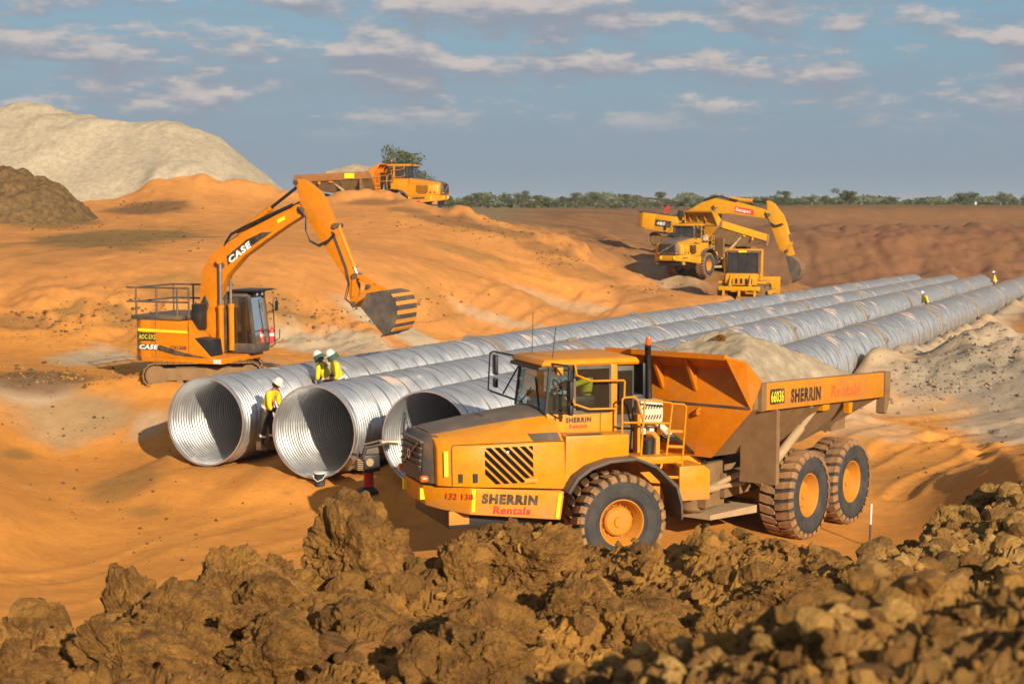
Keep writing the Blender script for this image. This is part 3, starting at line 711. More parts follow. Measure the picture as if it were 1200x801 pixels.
regs3 = [(100, 580, 160, 60), (200, 640, 180, 60), (1090, 560, 110, 40), (1150, 510, 90, 30), (60, 500, 100, 30)]
tag(scatter('gravel_stones', 'gravel_soil', 1000, on_land(regs1, .02, .12), 1, 4, 580), 'grey stones on the gravel heaps beside the pipes', 'stones')
tag(scatter('hill_stones', 'pale_clod_soil', 1500, on_land(regs2, .025, .11), 1, 4, 600), 'scattered stones and lumps on the orange hillside', 'stones')
tag(scatter('floor_stones', 'dark_spoil', 350, on_land(regs3, .015, .07), 1, 4, 620), 'small dark lumps on the orange clay floor', 'stones')

regs4 = [(150, 278, 100, 18), (175, 244, 55, 8), (60, 262, 60, 8), (60, 378, 80, 20), (140, 372, 60, 20), (300, 362, 90, 26), (420, 372, 70, 18), (500, 355, 70, 20), (520, 262, 80, 12), (600, 275, 60, 12), (50, 443, 66, 12), (650, 305, 50, 12), (760, 340, 50, 10)]
tag(scatter('dark_crumbs', 'dark_spoil', 2600, on_land(regs4, .02, .12), 1, 5, 640), 'dark crumbs of spoil in the brown patches of the hillside', 'crumbs')

# ------------------------------------------------------------------ corrugated culvert pipes
SEG = 17.75; PITCHC = SEG / 156
def corr_mesh():
    n = 72; sm = 6; xs = np.arange(156 * sm + 1) * PITCHC / sm
    th = np.linspace(0, 2 * math.pi, n, endpoint=False)
    hel = (xs[:, None] / .64 + th[None] / (2 * math.pi)) % 1.0                     # spiral lock seam
    r = PIPE_R - .026 + .020 * np.cos(2 * math.pi * xs / PITCHC)[:, None] + .005 * np.exp(-((hel - .5) / .05) ** 2)
    v = np.stack([np.repeat(xs[:, None], n, 1), r * np.cos(th), r * np.sin(th)], -1).reshape(-1, 3)
    i = np.arange(len(xs) - 1)[:, None] * n + np.arange(n)[None]; j = np.arange(len(xs) - 1)[:, None] * n + (np.arange(n)[None] + 1) % n
    return arrays_mesh('segment', v, np.stack([i, j, j + n, i + n], -1).reshape(-1, 4), True)
seg_me = corr_mesh(); seg_me.materials.append(MATS['galvanised'])
seam = MB(); pts = []
for k in range(int(SEG / .64 * 36)):
    t = k / 36 * 2 * math.pi; pts.append((k / 36 * .64, (PIPE_R + .002) * math.cos(-t + math.pi), (PIPE_R + .002) * math.sin(-t + math.pi)))
seam.tube(pts, .011, 4)
seam_me = seam.mesh('lock_seam'); seam_me.materials.append(MATS['seam_steel'])
bd = MB()
for dx in (-.22, .22): bd.lathe([(PIPE_R + .035, dx - .07), (PIPE_R + .05, dx - .04), (PIPE_R + .05, dx + .04), (PIPE_R + .035, dx + .07)], axis='x', n=56)
bd.lathe([(PIPE_R + .005, -.34), (PIPE_R + .032, -.33), (PIPE_R + .032, .33), (PIPE_R + .005, .34)], axis='x', n=56)
bd.box(-.33, .33, PIPE_R * .62 - .06, PIPE_R * .62 + .10, PIPE_R * .80, PIPE_R * .80 + .09)
band_me = bd.mesh('coupling_band', True); band_me.materials.append(MATS['band_steel'])
rim_me = MB().lathe([(PIPE_R - .035, .03), (PIPE_R - .035, -.012), (PIPE_R + .004, -.012), (PIPE_R + .004, .05)], axis='x', n=72).mesh('end_rim', True); rim_me.materials.append(MATS['galvanised'])
dirv = Vector((TANP, 1, -GRADE)).normalized(); pq = dirv.to_track_quat('X', 'Z')
names = ('farthest of the four steel culvert pipes, its open mouth nearest the orange excavator',
         'second culvert pipe from the excavator, fully open mouth above the navy pail',
         'third culvert pipe, its mouth half hidden behind the dump truck bonnet',
         'nearest culvert pipe, starting behind the loaded tray with sand against its side')
for i, off in enumerate(PIPE_OFF):
    y0 = PIPE_Y0[i]; p0 = Vector((off + TANP * y0, y0, float(bed(y0)) + PIPE_R))
    root = thing('culvert_pipe', names[i], 'pipe', p0, 0, 'rows of corrugated culvert pipe'); root.rotation_mode = 'QUATERNION'; root.rotation_quaternion = pq
    first = (17.0, 17.2, 17.0, 17.75)[i]
    for k in range(7):
        o = link_mesh('segment', seg_me, None, root); o.location = (k * SEG - (SEG - first if k else 0), 0, 0); o.rotation_euler = (k * 1.1 + i, 0, 0)
        o2 = link_mesh('lock_seam', seam_me, None, o)
        if k:
            b2 = link_mesh('coupling_band', band_me, None, root); b2.location = (k * SEG - (SEG - first), 0, 0); b2.rotation_euler = (.3 * k + .5 * i, 0, 0)
        else: link_mesh('end_rim', rim_me, None, root)

# ------------------------------------------------------------------ articulated dump trucks
WR, WW = .93, .37
def tyre_meshes():
    t = MB(); half = [(.44, .30), (.47, .345), (.52, .365), (.525, .372), (.545, .374), (.55, .368), (.64, .382), (.72, .384), (.725, .392), (.745, .390), (.75, .380), (.80, .365), (.865, .31), (.875, 0)]
    t.lathe([(r, y) for r, y in half] + [(r, -y) for r, y in half[-2::-1]], n=56)
    tyre = t.mesh('tyre', True)
    d = MB(); n = 26
    for k in range(n):
        for s in (1, -1):
            a0 = 2 * math.pi * (k + (.5 if s < 0 else 0)) / n; w = 2 * math.pi / n
            def pt(r, y, a): return (r * math.cos(a), y * s, r * math.sin(a))
            # slanted lug in three stations from the crown to the shoulder
            st = [(.015, .0, .30, .932), (.17, .10, .38, .935), (.33, .22, .36, .925), (.385, .27, .34, .87)]
            secs = []
            for y, sk, hw, ro in st:
                ac = a0 + sk * w * 1.3; h = hw * w
                ri = .80 if y > .35 else .86
                secs.append([pt(ri, y, ac - h), pt(ro, y, ac - h * .86), pt(ro, y, ac + h * .86), pt(ri, y, ac + h)])
            d.loft(secs)
    tread = d.mesh('tread')
    rm = MB().lathe([(.30, -.30), (.44, -.31), (.46, -.30), (.43, .25), (.475, .30), (.475, .325), (.44, .33), (.415, .30), (.395, .20), (.34, .14), (.33, .08), (.29, .05), (.285, .15), (.25, .19), (.11, .205), (.10, .235), (.0, .235)], n=40)
    for k in range(14):
        t_ = 2 * math.pi * k / 14; rm.lathe([(.017, .06), (.017, .10), (0, .10)], (.315 * math.cos(t_), 0, .315 * math.sin(t_)), 'y', 6)
    rim = rm.mesh('wheel', True)
    return tyre, tread, rim
TYRE, TREAD, RIM = tyre_meshes()
TYRE.materials.append(MATS['rubber']); TREAD.materials.append(MATS['tread_rubber'])
RIMS = {}
def wheel(parent, M, x, y, body):
    me = RIMS.get(body)
    if me is None:
        me = RIM.copy(); me.materials.append(MATS[body]); RIMS[body] = me
    o = link_mesh('wheel', me, None, parent)
    mat = M @ Matrix.Translation((x, y, WR)) @ Matrix.Rotation(0 if y > 0 else math.pi, 4, 'Z') @ Matrix.Rotation(random.uniform(0, 6), 4, 'Y')
    o.matrix_local = mat
    link_mesh('tyre', TYRE, None, o); link_mesh('tread', TREAD, None, o)
    return o
def mir(pts): return pts + [(x, -y, z) for x, y, z in reversed(pts)]
def clip_stripe(c, w, x0, x1, z0, z1):
    """part of the diagonal stripe |x - z - c| < w inside a rectangle"""
    poly = [(x0, z0), (x1, z0), (x1, z1), (x0, z1)]
    for sgn in (1, -1):
        o = []
        def f(p): return w - sgn * (p[0] - p[1] - c)
        for i, p in enumerate(poly):
            q = poly[(i + 1) % len(poly)]; a, b = f(p), f(q)
            if a >= 0: o.append(p)
            if a * b < 0: t = a / (a - b); o.append((p[0] + t * (q[0] - p[0]), p[1] + t * (q[1] - p[1])))
        poly = o
        if len(poly) < 3: return None
    return poly
def dump_truck(label, loc, heading, art, yel, orange, signs, tip=0, rot=None, load=True, fine=True, railmat=None):
    T = thing('dump_truck', label, 'dump truck', loc, heading, 'articulated dump trucks')
    if rot: T.rotation_euler = (rot[0], rot[1], heading)
    I = Matrix.Identity(4); HF, HR = -2.31, 2.0
    RM = Matrix.Translation((HF, 0, 0)) @ Matrix.Rotation(art, 4, 'Z') @ Matrix.Translation((-HR, 0, 0))
    def m(M=None): return MB(M)
    # --- front unit
    tp = [(3.66, .62, 1.72), (3.45, .95, 1.73), (2.98, 1.42, 1.76), (1.15, 1.52, 1.60)]
    bt = [(3.60, .60, 1.34), (3.40, .90, 1.30), (2.98, 1.40, 1.26), (1.22, 1.50, 1.06)]
    o = m(); o.loft([mir(bt), mir(tp)]); bumper = o.build('bumper', yel, T, bevel=.02)
    m().box(1.3, 3.3, -1.1, 1.1, .95, 1.3).build('engine_guard', 'black', T, bevel=.03)
    secs = []
    for x, h in ((3.50, [(.58, 2.66), (.84, 2.60), (1.0, 2.46), (1.04, 1.765)]), (3.25, [(.63, 2.70), (.98, 2.62), (1.19, 2.50), (1.24, 1.765)]),
                 (2.6, [(.68, 2.80), (1.07, 2.65), (1.31, 2.52), (1.36, 1.73)]), (1.8, [(.73, 2.90), (1.12, 2.66), (1.36, 2.52), (1.41, 1.68)]), (1.09, [(.78, 2.97), (1.15, 2.66), (1.38, 2.51), (1.43, 1.62)])):
        q = [(x, y, z) for y, z in h]; secs.append(mir(q))
    hood = m(); hood.loft(secs); hood = hood.build('bonnet', yel, T, bevel=.035)
    for s in (1, -1):
        m().tube([(3.27, s * 1.243, 1.79), (3.27, s * 1.196, 2.48), (3.23, s * 1.17, 2.53), (2.6, s * 1.305, 2.545), (1.8, s * 1.355, 2.545), (1.12, s * 1.375, 2.535)], .007, 4).build('panel_joint', 'black', hood)
        m().box(2.2, 2.26, s * 1.325, s * 1.372, 2.36, 2.40).build('catch', 'white', hood)
    ht = m(); ss = []
    for x, a, z, cr in ((3.47, .57, 2.665, .03), (3.25, .64, 2.705, .045), (2.6, .69, 2.805, .075), (1.8, .74, 2.905, .10), (1.12, .79, 2.975, .11)):
        ss.append([(x, y * a, z + cr * (1 - (y * y))) for y in (-1, -.6, 0, .6, 1)] + [(x, a, z - .05), (x, -a, z - .05)])
    ht.loft(ss); ht = ht.build('bonnet_top', 'hood_black', T, smooth=True)
    m().bar((2.35, -.35, 2.93), (2.35, .35, 2.93), .01).build('panel_joint', 'black', ht)
    sv = m(); sv.box(1.15, 1.62, 1.17, 1.35, 2.585, 2.605)
    grey = m(); grey.add([(1.16, 1.17, 2.672), (1.75, 1.14, 2.672), (1.70, 1.33, 2.552), (1.16, 1.35, 2.552)], [(0, 1, 2, 3)]).build('grip_pad', 'hood_black', hood)
    # side vents
    for s in (1, -1):
        v = m()
        for k in range(9):
            poly = clip_stripe(-.70 + k * .165, .045, 1.74, 2.66, 1.80, 2.47)
            if poly is None: continue
            pp = [(x, 1.338 + (2.66 - x) * .050 + (2.47 - z) * .066, z) for x, z in poly]; n = len(pp)
            v.add([(x, s * (y - .04), z) for x, y, z in pp] + [(x, s * (y + .006), z) for x, y, z in pp],
                  [tuple(range(n)), tuple(range(2 * n - 1, n - 1, -1))] + [(i, (i + 1) % n, n + (i + 1) % n, n + i) for i in range(n)])
        v.build('side_vent', 'vent_black', hood)
        m().loft([[(1.72, s * 1.40, 1.78), (2.05, s * 1.39, 1.76), (2.05, s * 1.38, 1.88), (1.72, s * 1.39, 1.92)], [(1.68, s * 1.50, 1.80), (1.95, s * 1.42, 1.79), (1.95, s * 1.41, 1.83), (1.68, s * 1.49, 1.87)]]).build('air_scoop', yel, hood, bevel=.012)
        m().bar((3.36, s * 1.165, 1.95), (3.36, s * 1.135, 2.42), .09, .012, (0, 1, 0)).build('reflector', 'reflector', hood)
        for x in (3.12, 2.85): m().box(x - .04, x + .04, s * 1.24, s * 1.345 if x < 3 else s * 1.275, 1.84, 2.0).build('bonnet_latch', 'black', hood)
        m().bar((2.93, s * 1.424, 1.31), (2.92, s * 1.434, 1.73), .07, .012, (0, 1, 0)).build('reflector', 'reflector', bumper)
        m().bar((1.30, s * 1.514, 1.10), (1.24, s * 1.526, 1.57), .07, .012, (0, 1, 0)).build('reflector', 'reflector', bumper)
        m().box(3.55, 3.70, s * .56 - .05, s * .56 + .05, 1.45, 1.66).build('marker', 'plate_yellow', bumper)
        m().lathe([(.0, 3.74), (.055, 3.735), (.065, 3.70), (.065, 3.6)], (0, s * .74, 1.86), 'x', 14).build('side_lamp', 'amber', T, smooth=True)
        m().box(2.9, 3.3, s * 1.0 - .12, s * 1.0 + .12, 1.02, 1.28).build('tow_step', yel, bumper, bevel=.02)
    # grille
    g = m(); g.loft([mir([(3.70, .70, 1.78), (3.48, .94, 1.78)]), mir([(3.66, .66, 2.50), (3.45, .88, 2.52)]), mir([(3.52, .58, 2.66), (3.40, .78, 2.66)])])
    gr = g.build('grille', 'dark_grey', T, bevel=.025)
    for k in range(5):
        z = 1.98 + k * .115; m().box(3.60, 3.712 - k * .006, -.62, .62, z, z + .072).build('grille_slot', 'black', gr)
        m().box(3.62, 3.735 - k * .006, -.63, .63, z + .072, z + .108).build('grille_slat', 'dark_grey', gr, bevel=.008)
    m().bar((3.735, -.5, 1.98), (3.715, .5, 2.5), .035, .02, (1, 0, 0)).build('diagonal_bar', 'dusty_steel', gr)
    m().lathe([(.10, 3.755), (.10, 3.73), (.06, 3.73), (.06, 3.755), (.10, 3.755)], (-.008, 0, 2.24), 'x', 18).build('emblem', 'chrome', gr)
    # cab
    C = m(); C.prism([(-.20, 2.12), (1.08, 2.12), (1.19, 2.60), (1.27, 2.985), (-.20, 2.985)], 'y', -.86, .86); cab = C.build('cab', yel, T, bevel=.02)
    m().prism([(.16, 2.55), (1.16, 2.62), (1.175, 2.63), (.16, 2.565)], 'y', .855, .868).build('door_joint', 'black', cab)
    m().box(.145, .16, .80, .866, 2.2, 2.97).build('door_joint', 'black', cab)
    m().box(1.085, 1.10, -.9, .9, 2.2, 2.94).build('panel_joint', 'black', cab)
    for s in (1, -1):
        m().box(-.20, -.06, s * .72, s * .87, 2.95, 3.90).build('rear_pillar', yel, cab, bevel=.015)
        m().bar((.80, s * .84, 2.95), (.76, s * .82, 3.90), .07, .07).build('door_pillar', 'black', cab)
        m().bar((1.27, s * .83, 2.97), (1.17, s * .80, 3.88), .05, .05).build('front_pillar', 'black', cab)
        m().bar((.72, s * .86, 2.99), (-.05, s * .86, 2.99), .05, .06).bar((.70, s * .85, 3.85), (-.05, s * .85, 3.85), .05, .07).bar((.69, s * .855, 2.99), (.69, s * .85, 3.88), .05, .05).bar((-.05, s * .855, 2.99), (-.05, s * .85, 3.88), .04, .05).build('window_frame', 'dark_grey', cab)
        m().add([(.70, s * .845, 2.98), (-.06, s * .845, 2.98), (-.06, s * .84, 3.86), (.68, s * .84, 3.86)], [(0, 1, 2, 3)]).build('door_window', 'cab_glass', cab)
        m().add([(1.25, s * .83, 2.98), (.80, s * .845, 2.98), (.77, s * .825, 3.87), (1.16, s * .80, 3.87)], [(0, 1, 2, 3)]).build('quarter_window', 'cab_glass', cab)
    m().add([(1.28, -.82, 2.98), (1.28, .82, 2.98), (1.185, .79, 3.87), (1.185, -.79, 3.87)], [(0, 1, 2, 3)]).build('windscreen', 'cab_glass', cab)
    m().bar((1.285, -.6, 3.02), (1.27, .05, 3.40), .02, .015).bar((1.285, .5, 3.02), (1.225, .15, 3.62), .02, .015).build('wiper', 'black', cab)
    m().box(-.60, -.20, -.78, .78, 2.2, 3.86).build('cab_rear', 'dark_grey', cab, bevel=.03)
    for s in (1, -1): m().add([(-.25, s * .79, 2.9), (-.56, s * .79, 2.9), (-.56, s * .79, 3.75), (-.25, s * .79, 3.75)], [(0, 1, 2, 3)]).build('rear_window', 'dark_glass', cab)
    rf = m(); rf.loft([mir([(1.34, .80, 3.87), (-.66, .86, 3.87)]), mir([(1.36, .84, 3.92), (-.66, .90, 3.93)]), mir([(1.28, .80, 4.0), (-.62, .84, 4.01)]), mir([(1.0, .5, 4.05), (-.4, .6, 4.06)])])
    roof = rf.build('roof', yel, cab, bevel=.02)
    m().box(1.18, 1.40, -.80, .80, 3.80, 3.868).build('visor', 'black', roof, bevel=.01)
    if fine:
        m().tube([(1.1, -.35, 4.05), (1.08, -.35, 4.85)], .007, 5).build('aerial', 'black', roof)
        m().tube([(1.05, .62, 4.0), (.98, .62, 4.62)], .010, 5).build('aerial', 'black', roof)
        m().box(.92, 1.04, .70, .86, 3.72, 3.86).build('work_lamp', yel, roof, bevel=.01)
        m().box(-.62, .9, -.72, .72, 2.99, 3.02).build('cab_floor', 'black', cab)
        m().box(-.1, .45, -.25, .30, 3.02, 3.22).box(-.18, -.02, -.25, .30, 3.1, 3.85).build('seat', 'black', cab, bevel=.04)
        m().box(.85, 1.12, -.6, .6, 3.0, 3.28).tube([(.95, .02, 3.2), (.72, .02, 3.36)], .03).build('dashboard', 'black', cab)
        st_ = m(); st_.tube([(.70 + .07 * math.sin(t), .02 + .2 * math.cos(t), 3.36 + .17 * math.sin(t)) for t in np.linspace(0, 2 * math.pi, 18)], .015, 6); st_.build('steering_wheel', 'black', cab)
        m().box(.42, .66, .86, .885, 2.575, 2.60).build('door_handle', 'black', cab); m().box(-.15, -.06, .866, .872, 2.42, 2.56).build('sticker', 'white', cab)
    # mirrors
    for s in (1, -1):
        if s > 0: pth = [(1.15, .84, 3.94), (.98, 1.22, 3.93), (.90, 1.24, 3.84), (.97, 1.22, 3.02), (1.2, .88, 3.0)]; mc = (.93, 1.22, 3.45)
        else: pth = [(1.2, -.82, 3.93), (1.52, -1.45, 3.99), (1.58, -1.5, 3.95), (1.62, -1.5, 3.22), (1.55, -1.48, 3.17), (1.1, -.86, 3.0)]; mc = (1.50, -1.40, 3.72)
        mo = m().tube(pth, .02, 6); 
        if s < 0: mo.tube([(1.08, -.9, 3.9), (1.32, -1.44, 3.12)], .018, 6)
        mo = mo.build('mirror_bracket', 'black', cab, smooth=True)
        m().loft([[(mc[0] + dx * .5, mc[1] + a * .10, mc[2] + b * .20) for a, b in ((-1, -.8), (-.7, -1), (.7, -1), (1, -.8), (1, .8), (.7, 1), (-.7, 1), (-1, .8))] for dx in (-.06, .06)]).build('mirror', 'black', mo, bevel=.01)
        m().box(mc[0] - .03, mc[0] + .03, mc[1] - .09, mc[1] + .09, mc[2] - .46, mc[2] - .27).build('mirror', 'black', mo, bevel=.012)
    # fenders
    for s in (1, -1):
        arc = [(1.16, 1.62), (.98, 1.88), (.70, 2.06), (.30, 2.17), (-.25, 2.19), (-.66, 2.02), (-1.10, 1.62), (-1.20, 1.30), (-1.22, .98)]
        inn = [(x * .965, z - .055) for x, z in arc]
        m().prism(arc + inn[::-1], 'y', s * .98, s * 1.74).build('mudguard', 'dark_grey', T, bevel=.012)
        m().prism([(1.10, 1.62), (.92, 1.86), (.66, 2.02), (.30, 2.13), (-.22, 2.15), (-.22, 2.60), (1.08, 2.62)], 'y', s * .9, s * 1.40).build('cab_skirt', yel, T, bevel=.03)
        wheel(T, I, 0, s * 1.25, 'rim_yellow')
    m().add([(.30, 1.18, 2.624), (1.0, 1.18, 2.624), (1.0, 1.36, 2.624), (.30, 1.36, 2.624)], [(0, 1, 2, 3)]).build('grip_pad', 'hood_black', T)
    m().lathe([(.28, -1.2), (.28, 1.2)], (0, 0, WR), 'y', 16).box(-.3, .3, -.9, .9, .75, 1.15).build('axle', 'mudded_steel', T)
    # deck behind the cab
    m().box(-1.30, -.62, -1.35, 1.35, 1.98, 2.12).box(-.62, -.22, .8, 1.35, 2.02, 2.14).build('deck', yel, T, bevel=.015)
    m().box(-2.15, -.4, -.62, .62, 1.10, 1.98).build('front_frame', yel, T, bevel=.03)
    for s in (1, -1):
        m().prism([(-1.98, 1.22), (-1.32, 1.22), (-1.32, 1.90), (-1.85, 1.90), (-1.98, 1.80)], 'y', s * .62, s * 1.34).build('side_tank', yel, T, bevel=.02)
    ac = m().box(-1.15, -.66, .45, .95, 2.72, 3.16).build('air_conditioner', 'cream', T, bevel=.035)
    if fine:
        for r0 in (2.78, 2.98):
            for k in range(7): m().bar((-.70 - k * .06, .953, r0 + .02), (-.74 - k * .06, .953, r0 + .10), .022, .012, (0, 1, 0)).build('louvre', 'black', ac)
        m().box(-.80, -.70, .6, .9, 2.50, 2.64).build('filter_housing', 'white', T, bevel=.01); m().box(-.98, -.88, .6, .9, 2.50, 2.64).build('filter_housing', 'white', T, bevel=.01)
        m().lathe([(0, 2.12), (.13, 2.13), (.13, 2.40), (.08, 2.44), (0, 2.44)], (-.82, .95, 0), 'z', 16).build('air_reservoir', 'black', T, smooth=True)
        m().tube([(-1.0, 1.0, 2.12), (-1.0, 1.0, 2.42), (-.95, .95, 2.50), (-.82, .75, 2.52)], .055, 8).build('hose', 'orange_hose', T, smooth=True)
        m().tube([(-1.05, .7, 2.75), (-1.35, .85, 2.45)], .075, 10).build('pipe', 'cream', T, smooth=True)
        for k in range(4): m().tube([(-1.2 - .05 * k, .3 + .1 * k, 2.3), (-1.55, .45 + .1 * k, 2.42 - .03 * k), (-1.95, .4 + .1 * k, 2.15 - .04 * k), (-2.3, .25 + .1 * k, 1.8)], .032, 6).build('hose', 'black', T, smooth=True)
        m().box(-.66, -.60, .1, .95, 2.15, 2.9).build('engine_panel', yel, T)
    m().box(-.95, -.62, -.70, .60, 2.1, 3.25).build('rear_engine_cover', 'black', T, bevel=.03)
    m().box(-.93, -.86, -.02, .62, 3.22, 3.86).build('screen_frame', 'black', T, bevel=.01)
    for k in range(9 if fine else 0): m().box(-.955, -.93, .05, .55, 3.27 + k * .062, 3.31 + k * .062).build('screen_slat', 'body_orange', T)
    if not fine: m().box(-.955, -.93, .05, .55, 3.27, 3.8).build('screen', 'body_orange', T)
    m().tube([(-.98, .66, 3.12), (-.96, .64, 4.0), (-.92, .70, 4.16), (-.88, .80, 4.22)], [.055, .055, .065, .06], 10).tube([(-.98, .54, 3.12), (-.96, .54, 3.95), (-.95, .58, 4.02)], .04, 8).build('exhaust_stack', 'black', T, smooth=True)
    bc = m().lathe([(0, 4.19), (.05, 4.19), (.055, 4.24), (.05, 4.24)], (-.88, .82, 0), 'z', 14).build('beacon', 'black', T, smooth=True)
    m().lathe([(.058, 4.24), (.06, 4.34), (.05, 4.385), (0, 4.39)], (-.88, .82, 0), 'z', 16).build('lens', 'amber', bc, smooth=True)
    # handrails
    tb = lambda pts, r=.021: m().tube(pts, r, 7).build('handrail', yel, T, smooth=True)
    for s in ((1, -1) if not fine else (1, -1)):
        tb([(.70, s * .9, 3.92), (.70, s * 1.0, 3.72), (.41, s * 1.02, 3.60), (-.26, s * 1.02, 3.59), (-.29, s * 1.02, 3.56), (-.28, s * 1.02, 3.25)])
        tb([(.75, s * .88, 3.30), (.75, s * 1.0, 3.17), (.44, s * 1.02, 3.06), (-.12, s * 1.02, 3.05), (-.16, s * .88, 3.05)])
        tb([(-.16, s * 1.2, 2.12), (-.16, s * 1.2, 3.24), (-.20, s * 1.2, 3.28), (-.42, s * 1.2, 3.28), (-.48, s * 1.2, 3.22), (-.62, s * 1.2, 2.72)])
        tb([(-.55, s * 1.22, 2.12), (-.62, s * 1.22, 3.17), (-.66, s * 1.22, 3.21), (-1.17, s * 1.22, 3.14), (-1.21, s * 1.22, 3.09), (-1.06, s * 1.25, 1.98)])
        tb([(-1.19, s * 1.22, 3.12), (-1.44, s * 1.25, 3.10), (-1.49, s * 1.26, 3.05), (-1.36, s * 1.32, 1.62)])
        tb([(-.16, s * 1.2, 2.80), (-1.14, s * 1.22, 2.74)])
        for k in range(4): m().bar((-1.08, s * 1.25, 2.6 - k * .3), (-1.40, s * 1.30, 2.58 - k * .3), .03, .05).build('ladder_rung', yel, T)
    # --- rear unit
    ch = m(RM); ch.box(-2.9, 1.7, -.55, -.32, 1.0, 1.5); ch.box(-2.9, 1.7, .32, .55, 1.0, 1.5)
    for x in (-2.6, -1.0, .9): ch.box(x - .12, x + .12, -.4, .4, 1.05, 1.4)
    ch.box(1.5, 2.25, -.42, .42, .85, 1.75); ch.build('rear_frame', 'mudded_steel', T, bevel=.02)
    m(RM).lathe([(.26, .75), (.3, .8), (.3, 1.7), (.26, 1.75)], (2.05, 0, 0), 'z', 20).build('hitch', 'mudded_steel', T, smooth=True)
    m(RM).loft([[(2.2, -.5, .62), (2.2, .5, .62), (.9, .85, .62), (.9, -.85, .62)], [(2.2, -.5, .72), (2.2, .5, .72), (.9, .85, .78), (.9, -.85, .78)]]).build('belly_plate', 'dusty_steel', T)
    for s in (1, -1):
        st = m(); a = Vector((-1.62, s * .95, 1.28)); b = RM @ Vector((1.25, s * .72, 1.28))
        st.tube([a, a.lerp(b, .55)], .085, 10).tube([a.lerp(b, .5), b], .05, 8).build('steering_cylinder', 'dusty_steel', T, smooth=True)
        st = m(); a = Vector((-1.5, s * .78, 1.05)); b = RM @ Vector((1.0, s * .85, 1.60)); st.tube([a, b], .06, 8).build('strut', 'dusty_steel', T, smooth=True)
        m(RM).prism([(-2.5, .75), (-2.2, .72), (-1.02, 1.05), (.2, .72), (.5, .75), (.5, 1.05), (-1.02, 1.35), (-2.5, 1.05)], 'y', s * .60, s * .80).build('bogie_beam', 'mudded_steel', T, bevel=.02)
        for x in (0, -2.04): wheel(T, RM, x, s * 1.25, 'rim_yellow')
        m(RM).box(1.80, 1.86, s * .98, s * 1.78, 1.42, 2.93).box(1.72, 1.80, s * 1.70, s * 1.78, 1.42, 2.9).build('mud_plate', 'mudded_steel', T)
    for x in (0, -2.04): m(RM).lathe([(.22, -1.2), (.22, 1.2)], (x, 0, WR), 'y', 14).build('axle', 'mudded_steel', T)
    # tray, hinged at its tail
    HP = Vector((-2.75, 0, 1.62)); BM_ = RM @ Matrix.Translation(HP) @ Matrix.Rotation(-tip, 4, 'Y') @ Matrix.Translation(-HP)
    def usec(x, zf, wf, zr, zt):
        o_ = [(x, -1.68, zt), (x, -1.68, zr), (x, -wf, zf), (x, wf, zf), (x, 1.68, zr), (x, 1.68, zt)]
        i_ = [(x, 1.60, zt), (x, 1.60, zr + .03), (x, wf - .05, zf + .08), (x, -wf + .05, zf + .08), (x, -1.60, zr + .03), (x, -1.60, zt)]
        return o_ + i_
    tr = m(BM_); tr.loft([usec(2.62, 2.0, .78, 3.0, 3.5), usec(1.0, 1.92, .85, 2.90, 3.43), usec(-.8, 1.90, .95, 2.83, 3.35), usec(-2.0, 2.12, 1.05, 2.77, 3.30), usec(-3.35, 2.52, 1.15, 2.70, 3.24)])
    tray = tr.build('tray', 'mudded_steel', T); rails = {}
    hb = m(BM_).prism([(-.78, 1.98), (.78, 1.98), (1.66, 2.98), (1.66, 3.78), (-1.66, 3.78), (-1.66, 2.98)], 'x', 2.62, 2.70).build('headboard', orange, T, bevel=.012)
    m(BM_).bar((2.71, -1.66, 3.03), (2.71, 1.66, 3.03), .03, .04).build('headboard_rib', 'dark_grey', hb)
    sg = m(BM_).loft([[(2.66, -1.62, 3.72), (2.66, 1.62, 3.72), (2.62, 1.62, 3.78), (2.62, -1.62, 3.78)], [(3.20, -1.38, 4.02), (3.20, 1.38, 4.02), (3.18, 1.38, 4.09), (3.18, -1.38, 4.09)], [(3.24, -1.38, 3.99), (3.24, 1.38, 3.99), (3.26, 1.38, 4.09), (3.26, -1.38, 4.09)]]).build('spill_guard', orange, T)
    for y in (-1.1, -.35, .42): m(BM_).prism([(2.69, 3.25), (2.69, 3.76), (3.14, 4.02)], 'y', y - .03, y + .03).build('guard_rib', orange, sg)
    for s in (1, -1):
        m(BM_).loft([[(3.20, s * 1.38, 4.02), (2.98, s * 1.70, 3.93), (2.40, s * 1.75, 3.52), (2.70, s * 1.66, 3.0)], [(3.16, s * 1.35, 4.06), (2.94, s * 1.67, 3.96), (2.36, s * 1.70, 3.55), (2.66, s * 1.62, 3.0)]]).build('guard_wing', orange, sg)
        rails[s] = m(BM_).loft([[(2.26, s * 1.66, 2.95), (2.26, s * 1.77, 2.95), (2.26, s * 1.77, 3.49), (2.26, s * 1.66, 3.49)], [(-3.20, s * 1.66, 2.69), (-3.20, s * 1.77, 2.69), (-3.20, s * 1.77, 3.24), (-3.20, s * 1.66, 3.24)]]).build('side_rail', railmat or ('rail_yellow' if yel == 'truck_yellow' else yel), tray, bevel=.012)
        m(BM_).box(2.26, 2.45, s * 1.30, s * 1.765, 2.95, 3.50).build('rail_end', 'mudded_steel', tray)
        m(BM_).prism([(-3.2, 2.69), (-3.2, 3.26), (-3.5, 3.24), (-3.46, 2.62), (-3.3, 2.30), (-3.18, 2.34)], 'y', s * 1.60, s * 1.80).build('tail_plate', 'mudded_steel', tray)
        m(BM_).prism([(-1.35, 2.74), (-1.55, 2.74), (-1.52, 2.52), (-1.38, 2.52)], 'y', s * 1.68, s * 1.80).build('lifting_lug', yel, tray)
